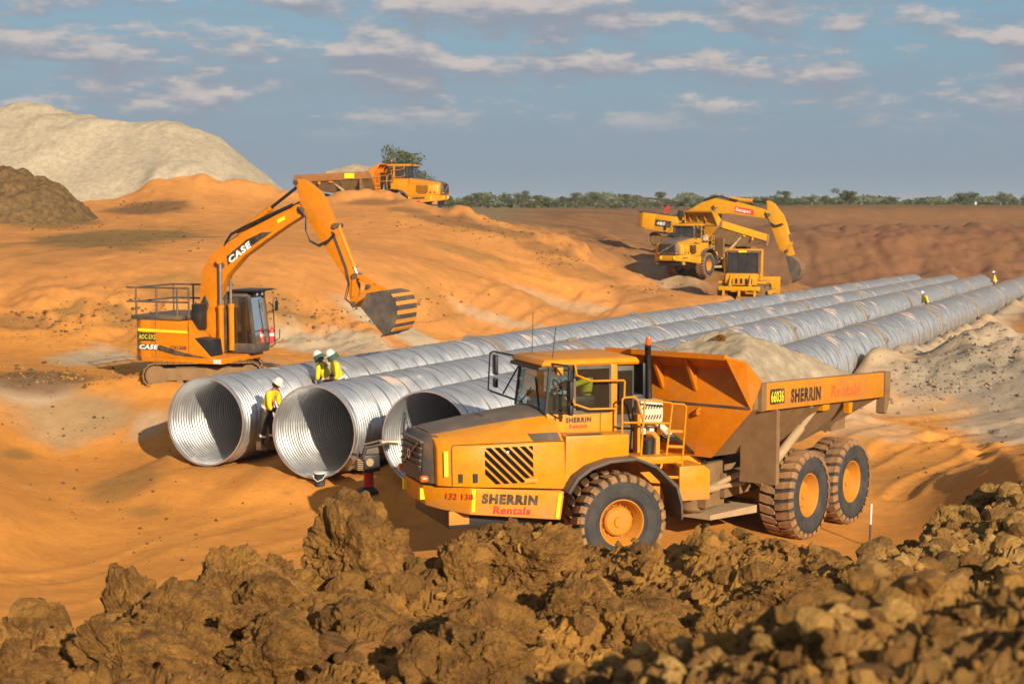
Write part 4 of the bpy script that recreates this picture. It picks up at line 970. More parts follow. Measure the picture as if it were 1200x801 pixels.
        for x in (.2, -1.9): m(BM_).loft([[(x - .06, s * 1.0, 1.98), (x + .06, s * 1.0, 1.98), (x + .06, s * 1.72, 2.80), (x - .06, s * 1.72, 2.80)], [(x - .06, s * .95, 2.1), (x + .06, s * .95, 2.1), (x + .06, s * 1.66, 2.9), (x - .06, s * 1.66, 2.9)]]).build('tray_rib', 'mudded_steel', tray)
        hc = m(); a = RM @ Vector((1.25, s * 1.05, 1.30)); b = BM_ @ Vector((-.55, s * 1.45, 2.72)); hc.tube([a, a.lerp(b, .72)], .10, 12).tube([a.lerp(b, .7), b], .065, 10); hc.build('hoist_cylinder', 'dusty_steel', T, smooth=True)
        m(BM_).box(-.72, -.42, s * 1.35, s * 1.66, 2.66, 2.80).build('hoist_bracket', yel, tray)
    if fine:
        m(BM_).tube([(2.70, .52, 2.94), (2.80, .52, 2.90), (2.80, .52, 2.84), (2.72, .52, 2.84)], .03, 6).build('hook', orange, hb)
        m(BM_).tube([(2.70, -.30, 2.35), (2.80, -.30, 2.35), (2.80, -.30, 2.55), (2.70, -.30, 2.55)], .02, 6).build('grab_handle', orange, hb)
    m(BM_).box(-3.3, -2.6, -.8, .8, 1.9, 2.15).build('tail_crossmember', 'mudded_steel', T)
    for txt, size, mat, where, x, y, z, xs, bold in signs:
        if where == 'bumper': lettering(txt, size, mat, bumper, frame((x, y, z), (-1, .055, -.085), (0, .02, 1)), bold, xs)
        elif where == 'chamfer': lettering(txt, size, mat, bumper, frame((x, y, z), (-.705, .705, .03), (0, 0, 1)), bold, xs)
        elif where == 'door': lettering(txt, size, mat, cab, frame((x, y, z), (-1, 0, 0), (0, 0, 1)), bold, xs)
        elif where == 'panel': lettering(txt, size, mat, hood, frame((x, y, z), (-1, 0, 0), (0, 0, 1)), bold, xs)
        elif where == 'rightpanel': lettering(txt, size, mat, bumper, frame((x, -y, z), (1, 0, .05), (0, 0, 1)), bold, xs)
        elif where == 'rail': lettering(txt, size, mat, rails[1], BM_ @ frame((x, y, z), (-1, 0, -.0476), (0, 0, 1)), bold, xs)
        elif where == 'railplate':
            w = size; m(BM_).loft([[(x, 1.768, z), (x - w, 1.768, z - .0476 * w), (x - w, 1.768, z - .0476 * w + size * .5), (x, 1.768, z + size * .5)], [(x, 1.776, z), (x - w, 1.776, z - .0476 * w), (x - w, 1.776, z - .0476 * w + size * .5), (x, 1.776, z + size * .5)]]).build('number_plate', mat, rails[1])
        elif where == 'railplateR':
            w = size; m(BM_).box(x - w, x, -1.78, -1.77, z, z + .36).build('number_plate', mat, rails[-1])
    return T, RM, BM_
SIGNS = [('SHERRIN', .235, 'decal_black', 'bumper', 2.76, 1.439, 1.475, 1.02, .052), ('Rentals', .20, 'decal_red', 'bumper', 2.55, 1.449, 1.265, 1.12, .02),
         ('132 138', .15, 'decal_red', 'chamfer', 3.36, 1.055, 1.53, 1.15, .0),
         ('SHERRIN', .125, 'decal_black', 'door', .87, .864, 2.80, .95, .05), ('Rentals', .115, 'decal_red', 'door', .80, .864, 2.685, 1.0, .02),
         ('', .60, 'decal_black', 'railplate', 2.13, 0, 3.055, 1, 0), ('66036', .31, 'plate_yellow', 'rail', 2.10, 1.778, 3.095, .64, .008),
         ('SHERRIN', .36, 'decal_black', 'rail', 1.25, 1.772, 3.02, .82, .052), ('Rentals', .34, 'faded_red', 'rail', -.55, 1.772, 2.945, 1.25, .02)]
OT = (1.55, 31.08, 0)
truck, RM1, BM1 = dump_truck('nearest dump truck, loaded with grey sand, parked behind the clay bank', OT, R(200), R(32.7), 'truck_yellow', 'body_orange', SIGNS)
# sand in the tray, lying in it
TW = Matrix.Translation(OT) @ Matrix.Rotation(R(200), 4, 'Z') @ BM1
def load_mesh(h, seed, apex=.55):
    nx, ny = 130, 80; xs = np.linspace(2.55, -3.25, nx); ys = np.linspace(-1.585, 1.585, ny); X, Yg = np.meshgrid(xs, ys, indexing='ij')
    ed = 1 - (np.abs(Yg) / 1.6) ** 1.7
    lon = np.clip(1 - np.abs(X - apex) / np.where(X > apex, 3.4, 3.9), 0, 1)
    z = 3.22 - .045 * (2.5 - X) + h * np.minimum(ed * 1.25, lon * 1.18) + .16 * fbm(X * 1.1 + seed, Yg * 1.1, 4) + .03 * fbm(X * 7, Yg * 7, 3)
    z = np.where(np.abs(Yg) > 1.57, 2.9, z)
    return arrays_mesh('sand_load', np.stack([X, Yg, z], -1).reshape(-1, 3), grid_faces(nx, ny), True)
o = link_mesh('sand_load', load_mesh(.98, 3), 'load_sand'); o.matrix_world = TW; tag(o, 'heaped grey sand filling the tray of the nearest dump truck', 'sand')
o = link_mesh('stone', BIGC[1], 'load_sand'); o.matrix_world = TW @ Matrix.Translation((1.05, .05, 4.20)) @ Matrix.Diagonal((.20, .15, .12, 1)); tag(o, 'rounded stone on top of the sand in the near truck tray', 'stone')
# truck tipping in the pit
SP = [('66041', .16, 'decal_black', 'chamfer', 3.30, 1.11, 1.50, 1, .03)]
t2, _, _ = dump_truck('yellow dump truck in the pit with its tray raised', (11.95, 105.9, 2.15), R(180 + 56), R(-14), 'pit_yellow', 'pit_yellow', SP, tip=R(9), fine=False)
S3 = [('SHERRIN', .2, 'decal_black', 'rightpanel', 1.5, 1.53, 1.42, 1.1, .04), ('Rentals', .15, 'decal_red', 'rightpanel', 1.6, 1.53, 1.22, 1.1, .04), ('', .75, 'plate_yellow', 'railplateR', 1.3, 0, 2.99, 1, 0)]
t2.scale = (.88,) * 3
t3, _, BM3 = dump_truck('dump truck on the haul road at the top of the orange hill', (-8.5, 119.6, 5.95), R(-14), R(2), 'truck_yellow', 'body_orange', S3, fine=False, railmat='rust_rail')
o = link_mesh('sand_load', load_mesh(.75, 8, .9), 'load_sand'); o.matrix_world = Matrix.Translation((-8.5, 119.6, 5.95)) @ Matrix.Rotation(R(-14), 4, 'Z') @ BM3; tag(o, 'heap of sand in the tray of the hilltop dump truck', 'sand')

# ------------------------------------------------------------------ excavators
def track(T, M, L, w, h, yc, mat='mudded_steel'):
    """one crawler track: frame, rollers, sprockets and a chain of shoes"""
    r = h / 2
    f = MB(M).box(-L / 2 + r * .6, L / 2 - r * .6, yc - w * .22, yc + w * .22, h * .28, h * .78).build('track_frame', mat, T, bevel=.03)
    for x in (-L / 2 + r, L / 2 - r): MB(M).lathe([(0, yc - w * .25), (r * .82, yc - w * .25), (r * .86, yc), (r * .82, yc + w * .25), (0, yc + w * .25)], (x, 0, r), 'y', 18).build('sprocket', mat, T)
    for k in range(6):
        x = -L / 2 + r * 1.6 + k * (L - 3.2 * r) / 5; MB(M).lathe([(0, yc - w * .28), (r * .3, yc - w * .28), (r * .3, yc + w * .28), (0, yc + w * .28)], (x, 0, r * .36), 'y', 10).build('roller', mat, T)
    path = []; st = L - 2 * r; per = 2 * st + 2 * math.pi * r; n = int(per / .17)
    sh = MB(M)
    for k in range(n):
        s = k / n * per
        if s < st: x, z, a = -st / 2 + s, 0, 0
        elif s < st + math.pi * r: t = (s - st) / r; x, z, a = st / 2 + r * math.sin(t), r - r * math.cos(t), t
        elif s < 2 * st + math.pi * r: x, z, a = st / 2 - (s - st - math.pi * r), 2 * r, math.pi
        else: t = (s - 2 * st - math.pi * r) / r; x, z, a = -st / 2 - r * math.sin(t), r + r * math.cos(t), math.pi + t
        dx, dz = math.cos(a), math.sin(a); nx, nz = dz, -dx
        def q(u, v, y): return (x + dx * u + nx * v, y, z + dz * u + nz * v)
        for u0, u1, v0, v1 in ((-.078, .078, -.03, .0), (-.075, -.05, .0, .03)):
            sh.loft([[q(u0, v0, y), q(u1, v0, y), q(u1, v1, y), q(u0, v1, y)] for y in (yc - w / 2, yc + w / 2)])
    sh.build('track_shoes', mat, T)
def excavator(c):
    T = thing('excavator', c['label'], 'excavator', c['loc'], c['heading'], 'excavators'); s_ = c['s']
    T.rotation_euler = (0, c.get('pitch', 0), c['heading'])
    P_ = c['paint']; zz = lambda z: z * s_
    TM = Matrix.Rotation(c['track_rot'], 4, 'Z')
    for y in (-1, 1): track(T, TM, c['track_len'], c['track_w'], c['track_h'], y * c['track_y'])
    MB(TM).box(-c['track_y'] * .8, c['track_y'] * .8, -c['track_y'], c['track_y'], c['track_h'] * .45, c['track_h'] * .85).build('undercarriage', 'mudded_steel', T, bevel=.03)
    MB().lathe([(.55 * s_, c['track_h'] * .8), (.55 * s_, c['z0'])], axis='z', n=24).build('slew_ring', 'black', T)
    z0, z1, xr, hw = c['z0'], c['z1'], c['rear'], c['hw']
    # house: right hand cover (towards the camera), counterweight, left cover, deck
    xk = c['xk']
    MB().prism([(xr * .62, z0), (xr * .62, z1), (xk, z1 - .02), (xk + .22 * s_, z1 - .32 * s_), (xk + .92 * s_, z0 + .08), (xk + .92 * s_, z0)], 'y', -hw, -.30 * hw).build('side_cover', P_, T, bevel=.03)
    cwp = [(xr, y) for y in (-.55 * hw, .55 * hw)] + [(xr + .10 * s_, .85 * hw), (xr + .35 * s_, hw), (xr * .60, hw), (xr * .60, -hw), (xr + .35 * s_, -hw), (xr + .10 * s_, -.85 * hw)]
    MB().loft([[(x, y, z0 - .02) for x, y in cwp], [(x, y, z1) for x, y in cwp]]).build('counterweight', c.get('cw', P_), T, bevel=.05)
    MB().box(xr * .60, .35 * s_, -.2 * hw, hw, z0, z1 - .03).build('engine_cover', P_, T, bevel=.03)
    MB().box(xr * .8, c['deck'], -hw + .02, hw - .02, z0 - .14, z0 + .04).build('deck', P_, T, bevel=.03)
    MB().box(xr + .02, xk - .05, -hw + .02, hw - .02, z1 + .005, z1 + .13).build('top_panel', 'dark_grey', T, bevel=.025)
    MB().box(xk - .02, xk + .3, -.55 * hw, -.25 * hw, z1 - .3, z1 + .45).build('air_cleaner', 'black', T, bevel=.05)
    MB().prism([(xk + .35 * s_, z0 + .05), (xk + .40 * s_, z0 + .60 * s_), (xk + .88 * s_, z0 + .55 * s_), (xk + .95 * s_, z0 + .08)], 'y', -hw + .02, -.45 * hw).build('step_box', 'black', T, bevel=.02)
    # guard rails
    for a, b in c['rails']:
        MB().tube([a, b], .027 * s_, 6).build('guard_rail', 'dark_grey', T)
    # cab on the left side
    x0, x1, y0, y1, h0, h1 = c['cab']
    cab = MB().prism([(x0, h0), (x1 + .05, h0), (x1 + .08, h0 + .28), (x0, h0 + .28)], 'y', y0, y1).build('cab', 'dark_grey', T, bevel=.03)
    MB().loft([[(x0, y0 + .04, h1 - .16), (x1 - .10, y0 + .06, h1 - .16), (x1 - .10, y1 - .06, h1 - .16), (x0, y1 - .04, h1 - .16)], [(x0 + .04, y0 + .08, h1), (x1 - .22, y0 + .10, h1), (x1 - .22, y1 - .10, h1), (x0 + .04, y1 - .08, h1)]]).build('cab_roof', 'dark_grey', cab, bevel=.03)
    pil = lambda a, b, w=.09: MB().bar(a, b, w, w).build('pillar', 'dark_grey', cab, bevel=.015)
    ym, yM = y0 + .05, y1 - .05; xf0, xf1 = x1 + .05, x1 - .12
    pil((xf0, ym, h0 + .25), (xf1, ym, h1 - .1)); pil((xf0, yM, h0 + .25), (xf1, yM, h1 - .1)); pil((x0 + .05, ym, h0 + .25), (x0 + .05, ym, h1 - .1)); pil((x0 + .05, yM, h0 + .25), (x0 + .05, yM, h1 - .1)); pil((x0 + .55, yM, h0 + .25), (x0 + .5, yM, h1 - .1), .06)
    G = lambda n, q: MB().add(q, [(0, 1, 2, 3)]).build(n, 'dark_glass', cab)
    G('side_window', [(x0 + .05, ym, h0 + .25), (xf0, ym, h0 + .25), (xf1, ym, h1 - .14), (x0 + .05, ym, h1 - .14)])
    G('door_window', [(x0 + .05, yM, h0 + .25), (xf0, yM, h0 + .25), (xf1, yM, h1 - .14), (x0 + .05, yM, h1 - .14)])
    G('windscreen', [(xf0, ym, h0 + .2), (xf0, yM, h0 + .2), (xf1, yM, h1 - .14), (xf1, ym, h1 - .14)])
    MB().box(xf0 - .03, xf0 + .02, ym, yM, h0 + .62 * s_, h0 + .66 * s_).build('windscreen_bar', 'dark_grey', cab)
    MB().box(x0 + .15, x0 + .6, y0 + .25, y1 - .25, h0 + .25, h0 + .75).box(x0 + .12, x0 + .28, y0 + .25, y1 - .25, h0 + .6, h0 + 1.3).build('seat', 'black', cab, bevel=.05)
    if c.get('lights'):
        MB().box(x0 + .3, x1 + .18, y0 - .06, y1 + .06, h1 + .02, h1 + .07).box(x0 + .55, x1 - .02, y0 + .05, y1 - .05, h1 - .02, h1 + .03).build('sun_guard', 'black', cab)
        MB().box(x1 - .12, x1 + .02, y0 + .18, y1 - .18, h1 - .16, h1 + .02).build('light_bar', 'black', cab, bevel=.02)
        for y in (y0 + .3, y0 + .62): MB().lathe([(0, x1 + .035), (.05, x1 + .03), (.06, x1)], (0, y, h1 - .07), 'x', 12).build('lamp', 'lamp_glass', cab)
        MB().tube([(xf0 + .02, yM + .05, h0 + .1), (xf0 + .16, yM + .12, h0 + .2), (xf0 + .10, yM + .12, h1 - .45), (xf0 + .02, yM, h1 - .35)], .018, 6).tube([(xf0 + .08, yM + .12, h1 - .5), (xf0 + .1, yM + .16, h1 - .25), (xf0 + .1, yM + .36, h1 - .22), (xf0 + .1, yM + .36, h1 - .4)], .016, 6).tube([(xf0 + .14, yM + .12, h0 + .3), (xf0 + .16, yM + .4, h0 + .35), (xf0 + .16, yM + .42, h0 + .62)], .014, 6).build('grab_rail', 'black', cab, smooth=True)
        MB().box(xf0 + .08, xf0 + .12, yM + .26, yM + .42, h1 - .62, h1 - .32).build('mirror', 'black', cab, bevel=.015)
        fe = MB().lathe([(0, h0 - .02), (.075, h0), (.075, h0 + .36), (.05, h0 + .43), (.025, h0 + .45), (.02, h0 + .5), (0, h0 + .5)], (xf0 + .12, yM - .02, .25), 'z', 14).build('fire_extinguisher', 'red', T, smooth=True)
        MB().lathe([(.078, h0 + .20), (.078, h0 + .29)], (xf0 + .12, yM - .02, .25), 'z', 14).build('label_band', 'white', fe)
    # boom, stick
    yb = c['yb']; bw = c['bw']
    boom = MB().prism(c['boom'], 'y', yb - bw / 2, yb + bw / 2).build('boom', P_, T, bevel=.02)
    stick = MB().prism(c['stick'], 'y', yb - bw * .40, yb + bw * .40).build('stick', P_, T, bevel=.02)
    def cyl(name, a, b, k=.55, r=.075, y=0, rod='chrome'):
        a, b = Vector((a[0], yb + y, a[1])), Vector((b[0], yb + y, b[1])); r *= s_
        o = MB().tube([a, a.lerp(b, k)], r, 12).tube([a.lerp(b, k - .04), a.lerp(b, k)], r * 1.2, 12).build(name, P_, T, smooth=True)
        MB().tube([a.lerp(b, k), b], r * .55, 10).build('rod', rod, o, smooth=True)
        MB().lathe([(0, y + yb - r), (r, y + yb - r), (r, y + yb + r), (0, y + yb + r)], (b.x, 0, b.z), 'y', 12).build('rod_eye', P_, o)
    for nm, a, b, k, r, y, rod in c['cyls']: cyl(nm, a, b, k, r, y, rod)
    for pts in c['hoses']:
        for k in range(3): MB().tube([(x + .03 * k * s_, yb - bw * (.5 + .12 * k), z - .02 * k * s_) for x, z in pts], .022 * s_, 6).build('hose', 'black', T, smooth=True)
    if c.get('lights'):
        for k in range(2): MB().tube([(.75 + .02 * k, yb + .12 - .1 * k, 4.10), (1.6, yb + .12 - .1 * k, 4.60), (2.6, yb + .12 - .1 * k, 5.06), (3.2, yb + .12 - .1 * k, 5.33)], .018, 6).build('pipe', 'dark_grey', boom, smooth=True)
        for t in (.25, .5, .75): MB().box(.75 + 2.45 * t - .03, .75 + 2.45 * t + .03, yb - .05, yb + .18, 4.07 + 1.28 * t, 4.15 + 1.28 * t).build('pipe_clamp', 'dark_grey', boom)
        for k in range(2): MB().tube([(4.30 + .05 * k, yb - bw * .42 - .01, 4.5), (4.72 + .05 * k, yb - bw * .42 - .01, 3.45), (4.80 + .05 * k, yb - bw * .46, 3.0), (4.70 + .05 * k, yb - bw * .5, 2.6), (4.95, yb - bw * .46, 2.42)], .014, 6).build('hose', 'black', stick, smooth=True)
        for k in range(4): MB().tube([(.12 + .06 * k, -.42, 1.0 + .1 * k), (.02 + .05 * k, -.36, 1.7), (.10 + .08 * k, -.30, 2.35), (.22, -.29, 2.6)], .022, 6).build('hose', 'black', T, smooth=True)
    for (x, z, r) in c['pins']: MB().lathe([(0, yb - bw * .62), (r, yb - bw * .62), (r, yb + bw * .62), (0, yb + bw * .62)], (x, 0, z), 'y', 14).build('pin', 'dark_grey', T)
    for pl in c['links']:
        for y in (-.42, .42): MB().prism(pl, 'y', yb + y * bw - .03, yb + y * bw + .03).build('linkage', P_, T, bevel=.008)
    # bucket: curved shell between two side plates, strips and teeth
    sh = c['bucket']; w = c['bucket_w']; n = len(sh); inner = c['bucket_in']
    bk = MB(); th = .035 * s_
    cx = sum(p[0] for p in sh) / n; cz = sum(p[1] for p in sh) / n
    ins = [(cx + (x - cx) * .93, cz + (z - cz) * .93) for x, z in sh]
    bk.prism(sh + ins[::-1], 'y', yb - w / 2, yb + w / 2); bucket = bk.build('bucket', 'mudded_steel' if not c.get('lights') else 'dark_grey', T)
    for y in (-w / 2, w / 2 - th): MB().prism(sh, 'y', yb + y - (.004 if y < 0 else -.004), yb + y + th).build('side_plate', 'dark_grey', bucket)
    for k in c['strips']:
        (xa, za), (xb, zb) = sh[k], sh[k + 1]; nx, nz = (zb - za), -(xb - xa); l = math.hypot(nx, nz); nx, nz = nx / l * c['sgn'], nz / l * c['sgn']
        MB().prism([(xa * .75 + xb * .25, za * .75 + zb * .25), (xa * .3 + xb * .7, za * .3 + zb * .7), (xa * .3 + xb * .7 + nx * .03, za * .3 + zb * .7 + nz * .03), (xa * .75 + xb * .25 + nx * .03, za * .75 + zb * .25 + nz * .03)], 'y', yb - w / 2 - .01, yb + w / 2 + .01).build('wear_strip', 'orange_hose' if c.get('lights') else 'mudded_steel', bucket)
    (xa, za), (xb, zb) = c['lip']
    for k in range(c['teeth']):
        y = yb - w / 2 + w * (k + .5) / c['teeth']; MB().loft([[(xa, y - .04 * s_, za - .03), (xa, y + .04 * s_, za - .03), (xa, y + .04 * s_, za + .03), (xa, y - .04 * s_, za + .03)], [(xb, y - .03 * s_, zb - .01), (xb, y + .03 * s_, zb - .01), (xb, y + .03 * s_, zb + .01), (xb, y - .03 * s_, zb + .01)]]).build('tooth', 'dark_grey', bucket)
    return T, boom, stick, yb, bw
def hb_(x, y0, y1, z): return ((x, y0, z), (x, y1, z))
rl = []
for x in (-1.58, -.90, -.22, .16): rl.append(((x, -1.12, 2.05), (x, -1.12, 2.86)))
for x in (-1.58, -.9, -.22, .4): rl.append(((x, .95, 2.05), (x, .95, 2.86)))
for z in (2.86, 2.45): rl += [((-1.9, -1.12, z), (.16, -1.12, z)), ((-1.58, .95, z), (.45, .95, z)), ((-1.58, -1.12, z), (-1.58, .95, z))]
case = dict(label='orange excavator with raised boom on the bench above the pipes', loc=(-9.1, 46.5, 1.70), heading=R(-19), s=1.0, paint='case_orange', track_rot=R(28), track_len=3.4, track_w=.55, track_h=.72, track_y=1.0,
    z0=.84, z1=1.93, rear=-1.72, hw=1.25, xk=.0, deck=1.30, rails=rl, cab=(.52, 1.46, .24, 1.22, .90, 2.70), lights=True, yb=-.10, bw=.36,
    boom=[(.17, 1.25), (.02, 2.05), (.06, 2.85), (.14, 3.36), (.40, 3.78), (.78, 4.05), (1.6, 4.52), (2.6, 4.98), (3.24, 5.27), (3.42, 5.16), (3.38, 4.93), (2.9, 4.66), (2.19, 4.22), (1.5, 3.76), (.96, 3.22), (.72, 2.8), (.58, 2.45), (.62, 1.95), (.50, 1.25)],
    stick=[(3.16, 5.90), (3.28, 5.99), (3.48, 5.95), (3.91, 5.62), (4.11, 5.31), (4.43, 4.60), (4.95, 3.32), (5.08, 2.55), (4.98, 2.36), (4.86, 2.40), (4.77, 3.08), (4.12, 4.0), (3.76, 4.50), (3.52, 4.86), (3.36, 5.22)],
    cyls=[('stick_cylinder', (1.25, 4.42), (3.22, 5.80), .55, .085, 0, 'black'), ('boom_cylinder', (.80, .98), (.80, 3.62), .52, .085, -.30, 'chrome'), ('boom_cylinder', (.80, .98), (.80, 3.62), .52, .085, .30, 'chrome'), ('bucket_cylinder', (4.42, 4.68), (5.04, 3.22), .82, .085, 0, 'chrome')],
    hoses=[[(.9, 4.15), (1.1, 4.42), (1.5, 4.62), (2.4, 5.0), (3.1, 5.28)], [(3.25, 5.2), (3.52, 4.95), (3.50, 4.55), (3.62, 4.25), (3.9, 4.12), (4.2, 4.25), (4.40, 4.45)], [(.1, 1.5), (.2, 2.0), (-.1, 2.4), (-.25, 1.9)]],
    pins=[(3.36, 5.10, .10), (.30, 1.35, .12), (4.42, 4.66, .08), (5.02, 3.25, .08), (4.98, 2.45, .08), (.80, 3.5, .08), (3.20, 5.88, .07), (5.42, 2.95, .07)],
    links=[[(4.94, 3.32), (5.06, 3.34), (5.02, 2.66), (4.90, 2.64)], [(4.98, 3.28), (5.10, 3.30), (5.55, 3.02), (5.50, 2.90)], [(4.92, 2.34), (5.10, 2.66), (5.45, 3.05), (5.85, 2.92), (5.80, 2.80), (5.50, 2.56), (5.30, 2.42)]],
    bucket=[(5.42, 2.42), (5.62, 2.80), (6.05, 2.88), (6.32, 2.82), (6.48, 2.64), (6.55, 2.40), (6.54, 2.14), (6.46, 1.90), (6.30, 1.70), (6.12, 1.64)], bucket_in=None, bucket_w=1.4, strips=(3, 4, 5, 6, 7), sgn=-1, lip=((6.12, 1.66), (5.98, 1.58)), teeth=5)
ex1, boom1, stick1, yb1, bw1 = excavator(case)
RS = lambda x, y, z, dx=1, dz=0: frame((x, y, z), (dx, 0, dz), (0, 0, 1))
lettering('CASE', .24, 'decal_white', boom1, frame((1.06, yb1 - bw1 / 2 - .012, 3.55), (1, 0, .72), (-.5, 0, 1)), .05, 1.35, shear=.2)
MB().prism([(.98, 3.50), (1.85, 4.12), (2.45, 4.48), (2.10, 4.46), (1.60, 4.24), (.95, 3.76)], 'y', yb1 - bw1 / 2 - .006, yb1 - bw1 / 2 + .01).build('swoosh', 'decal_black', boom1)
MB().prism([(2.62, 4.72), (2.86, 4.84), (2.84, 4.94), (2.60, 4.82)], 'y', yb1 - bw1 / 2 - .006, yb1 - bw1 / 2 + .01).build('sticker', 'plate_yellow', boom1)
pan = [c for c in ex1.children if c.name.startswith('side_cover')][0]
yp = -1.25
MB().prism([(-1.46, 1.06), (-1.46, 1.24), (-.7, 1.20), (.0, 1.02), (.85, .88), (.5, .88), (-.2, .92), (-.8, 1.06)], 'y', yp - .008, yp + .01).build('swoosh', 'decal_black', pan)
lettering('CASE', .17, 'decal_white', pan, RS(-1.42, yp - .014, 1.09), .045, 1.35, shear=.2)
MB().prism([(-1.45, 1.32), (-.90, 1.32), (-.90, 1.56), (-1.45, 1.56)], 'y', yp - .008, yp + .01).build('number_plate', 'decal_black', pan)
lettering('AOC-EX2', .19, 'plate_yellow', pan, RS(-1.42, yp - .014, 1.375), .0, .66)
MB().prism([(-1.46, 1.60), (.20, 1.57), (.16, 1.64), (-1.46, 1.68)], 'y', yp - .006, yp + .01).build('stripe', 'reflector', pan)
lettering('CX130B', .14, 'decal_black', pan, RS(-.40, yp - .010, 1.10), .03, 1.0, shear=.15)
for x in (-.88, .21): MB().box(x, x + .012, yp - .004, yp + .01, .9, 1.9).build('panel_joint', 'black', pan)
MB().box(1.0, 1.25, -1.232, -1.22, .72, .84).build('sticker', 'white', ex1)

r2 = []
for x in (-3.7, -2.9, -2.1): r2.append(((x, -1.3, 2.75), (x, -1.3, 3.5)))
for z in (3.5, 3.15): r2 += [((-3.8, -1.3, z), (-1.9, -1.3, z)), ((-3.8, 1.2, z), (-1.9, 1.2, z)), ((-3.8, -1.3, z), (-3.8, 1.2, z))]
big = dict(label='large yellow excavator in the pit, boom out over the tipping truck', loc=(13.35, 120, 3.55), heading=R(-22), s=1.5, pitch=R(7), paint='pit_yellow', cw='pit_yellow', track_rot=R(-15), track_len=5.2, track_w=.75, track_h=1.05, track_y=1.35,
    z0=1.35, z1=2.45, rear=-3.9, hw=1.6, xk=-.9, deck=1.9, rails=r2, cab=(.3, 1.9, .35, 1.55, 1.4, 3.5), yb=-.1, bw=.55,
    boom=[(-.35, 1.9), (-.35, 2.9), (.76, 3.75), (1.72, 4.2), (3.49, 4.05), (5.6, 3.75), (5.95, 3.55), (5.9, 3.15), (5.5, 3.12), (2.82, 3.12), (1.6, 2.95), (.7, 2.6), (.2, 1.9)],
    stick=[(5.62, 4.30), (5.85, 4.42), (6.2, 4.25), (6.99, 3.45), (7.2, 3.0), (7.80, 1.30), (7.85, .9), (7.45, .75), (7.05, .95), (6.2, 2.5), (5.75, 3.3)],
    cyls=[('stick_cylinder', (2.7, 4.22), (5.7, 4.30), .6, .10, 0, 'black'), ('boom_cylinder', (1.1, 1.6), (1.9, 3.6), .6, .10, -.42, 'chrome'), ('boom_cylinder', (1.1, 1.6), (1.9, 3.6), .6, .10, .42, 'chrome'), ('bucket_cylinder', (7.05, 3.1), (7.75, 1.5), .6, .10, 0, 'black')],
    hoses=[[(.8, 3.9), (1.8, 4.35), (3.4, 4.2)], [(5.6, 3.6), (6.0, 2.9), (6.5, 2.7), (7.0, 2.9)]], pins=[(5.85, 3.4, .15), (1.9, 3.6, .13), (7.6, .95, .12)],
    links=[[(7.5, .8), (7.75, 1.5), (8.15, .75), (7.8, .5)]],
    bucket=[(7.65, .62), (8.15, .62), (8.75, .2), (8.95, -.25), (8.9, -.7), (8.70, -1.05), (8.42, -1.2)], bucket_in=None, bucket_w=1.7, strips=(2, 3, 4), sgn=-1, lip=((8.42, -1.15), (8.25, -1.4)), teeth=5)
ex2, boom2, stick2, yb2, bw2 = excavator(big)
MB().prism([(3.30, 3.30), (4.75, 3.22), (4.75, 3.62), (3.30, 3.72)], 'y', yb2 - bw2 / 2 - .02, yb2 - bw2 / 2 + .01).build('banner', 'decal_red', boom2)
lettering('Sempec', .36, 'decal_white', boom2, frame((3.36, yb2 - bw2 / 2 - .03, 3.40), (1, 0, -.06), (0, 0, 1)), .02, .95)
pan2 = [c for c in ex2.children if c.name.startswith('side_cover')][0]
MB().prism([(-2.35, 1.55), (-1.1, 1.55), (-1.1, 2.05), (-2.35, 2.05)], 'y', -1.62, -1.59).build('decal', 'decal_black', pan2)
lettering('480', .36, 'decal_white', pan2, RS(-2.2, -1.63, 1.66), .02, 1.1)
MB().prism([(-1.95, 2.46), (-1.65, 2.46), (-1.45, 3.15), (-1.7, 3.15)], 'y', -1.3, -1.2).build('red_panel', 'red', ex2)

# ------------------------------------------------------------------ bulldozer seen from behind
D = thing('bulldozer', 'yellow bulldozer working in the pit close behind the pipes', 'bulldozer', (14.35, 97.2, 1.05), R(72))
for y in (-1, 1): track(D, Matrix.Identity(4), 3.4, .6, 1.05, y * 1.1)
MB().box(-1.0, 1.6, -.75, .75, .6, 1.5).build('hull', 'pit_yellow', D, bevel=.04)
MB().prism([(.5, 1.4), (2.1, 1.3), (2.1, 1.9), (.5, 2.05)], 'y', -.5, .5).build('engine_cover', 'pit_yellow', D, bevel=.04)
MB().prism([(-1.55, 1.05), (-.9, 1.0), (-.9, 1.75), (-1.35, 1.75), (-1.55, 1.5)], 'y', -.95, .95).build('fuel_tank', 'pit_yellow', D, bevel=.05)
for y in (-1, 1): MB().box(-1.3, .9, y * .78, y * 1.42, 1.12, 1.28).build('track_cover', 'pit_yellow', D, bevel=.03)
dc = MB().box(-.85, .65, -.95, .95, 1.4, 1.7).build('cab', 'pit_yellow', D, bevel=.03)
for x in (-.82, .62):
    for y in (-.92, -.30, .30, .92): MB().bar((x, y, 1.68), (x * .95, y * .95, 3.0), .07).build('cab_pillar', 'black', dc)
MB().box(-.95, .75, -1.02, 1.02, 2.98, 3.10).build('cab_roof', 'dark_grey', dc, bevel=.03)
for q in ([(-.84, -.92, 1.70), (-.84, .92, 1.70), (-.80, .88, 2.98), (-.80, -.88, 2.98)], [(-.8, -.93, 1.70), (.6, -.93, 1.70), (.58, -.89, 2.98), (-.78, -.89, 2.98)], [(-.8, .93, 1.70), (.6, .93, 1.70), (.58, .89, 2.98), (-.78, .89, 2.98)], [(.64, -.92, 1.70), (.64, .92, 1.70), (.60, .88, 2.98), (.60, -.88, 2.98)]):
    MB().add(q, [(0, 1, 2, 3)]).build('cab_window', 'dark_glass', dc)
MB().box(-.5, .0, -.3, .3, 1.72, 2.0).box(-.55, -.42, -.3, .3, 1.9, 2.6).build('seat', 'black', dc, bevel=.04)
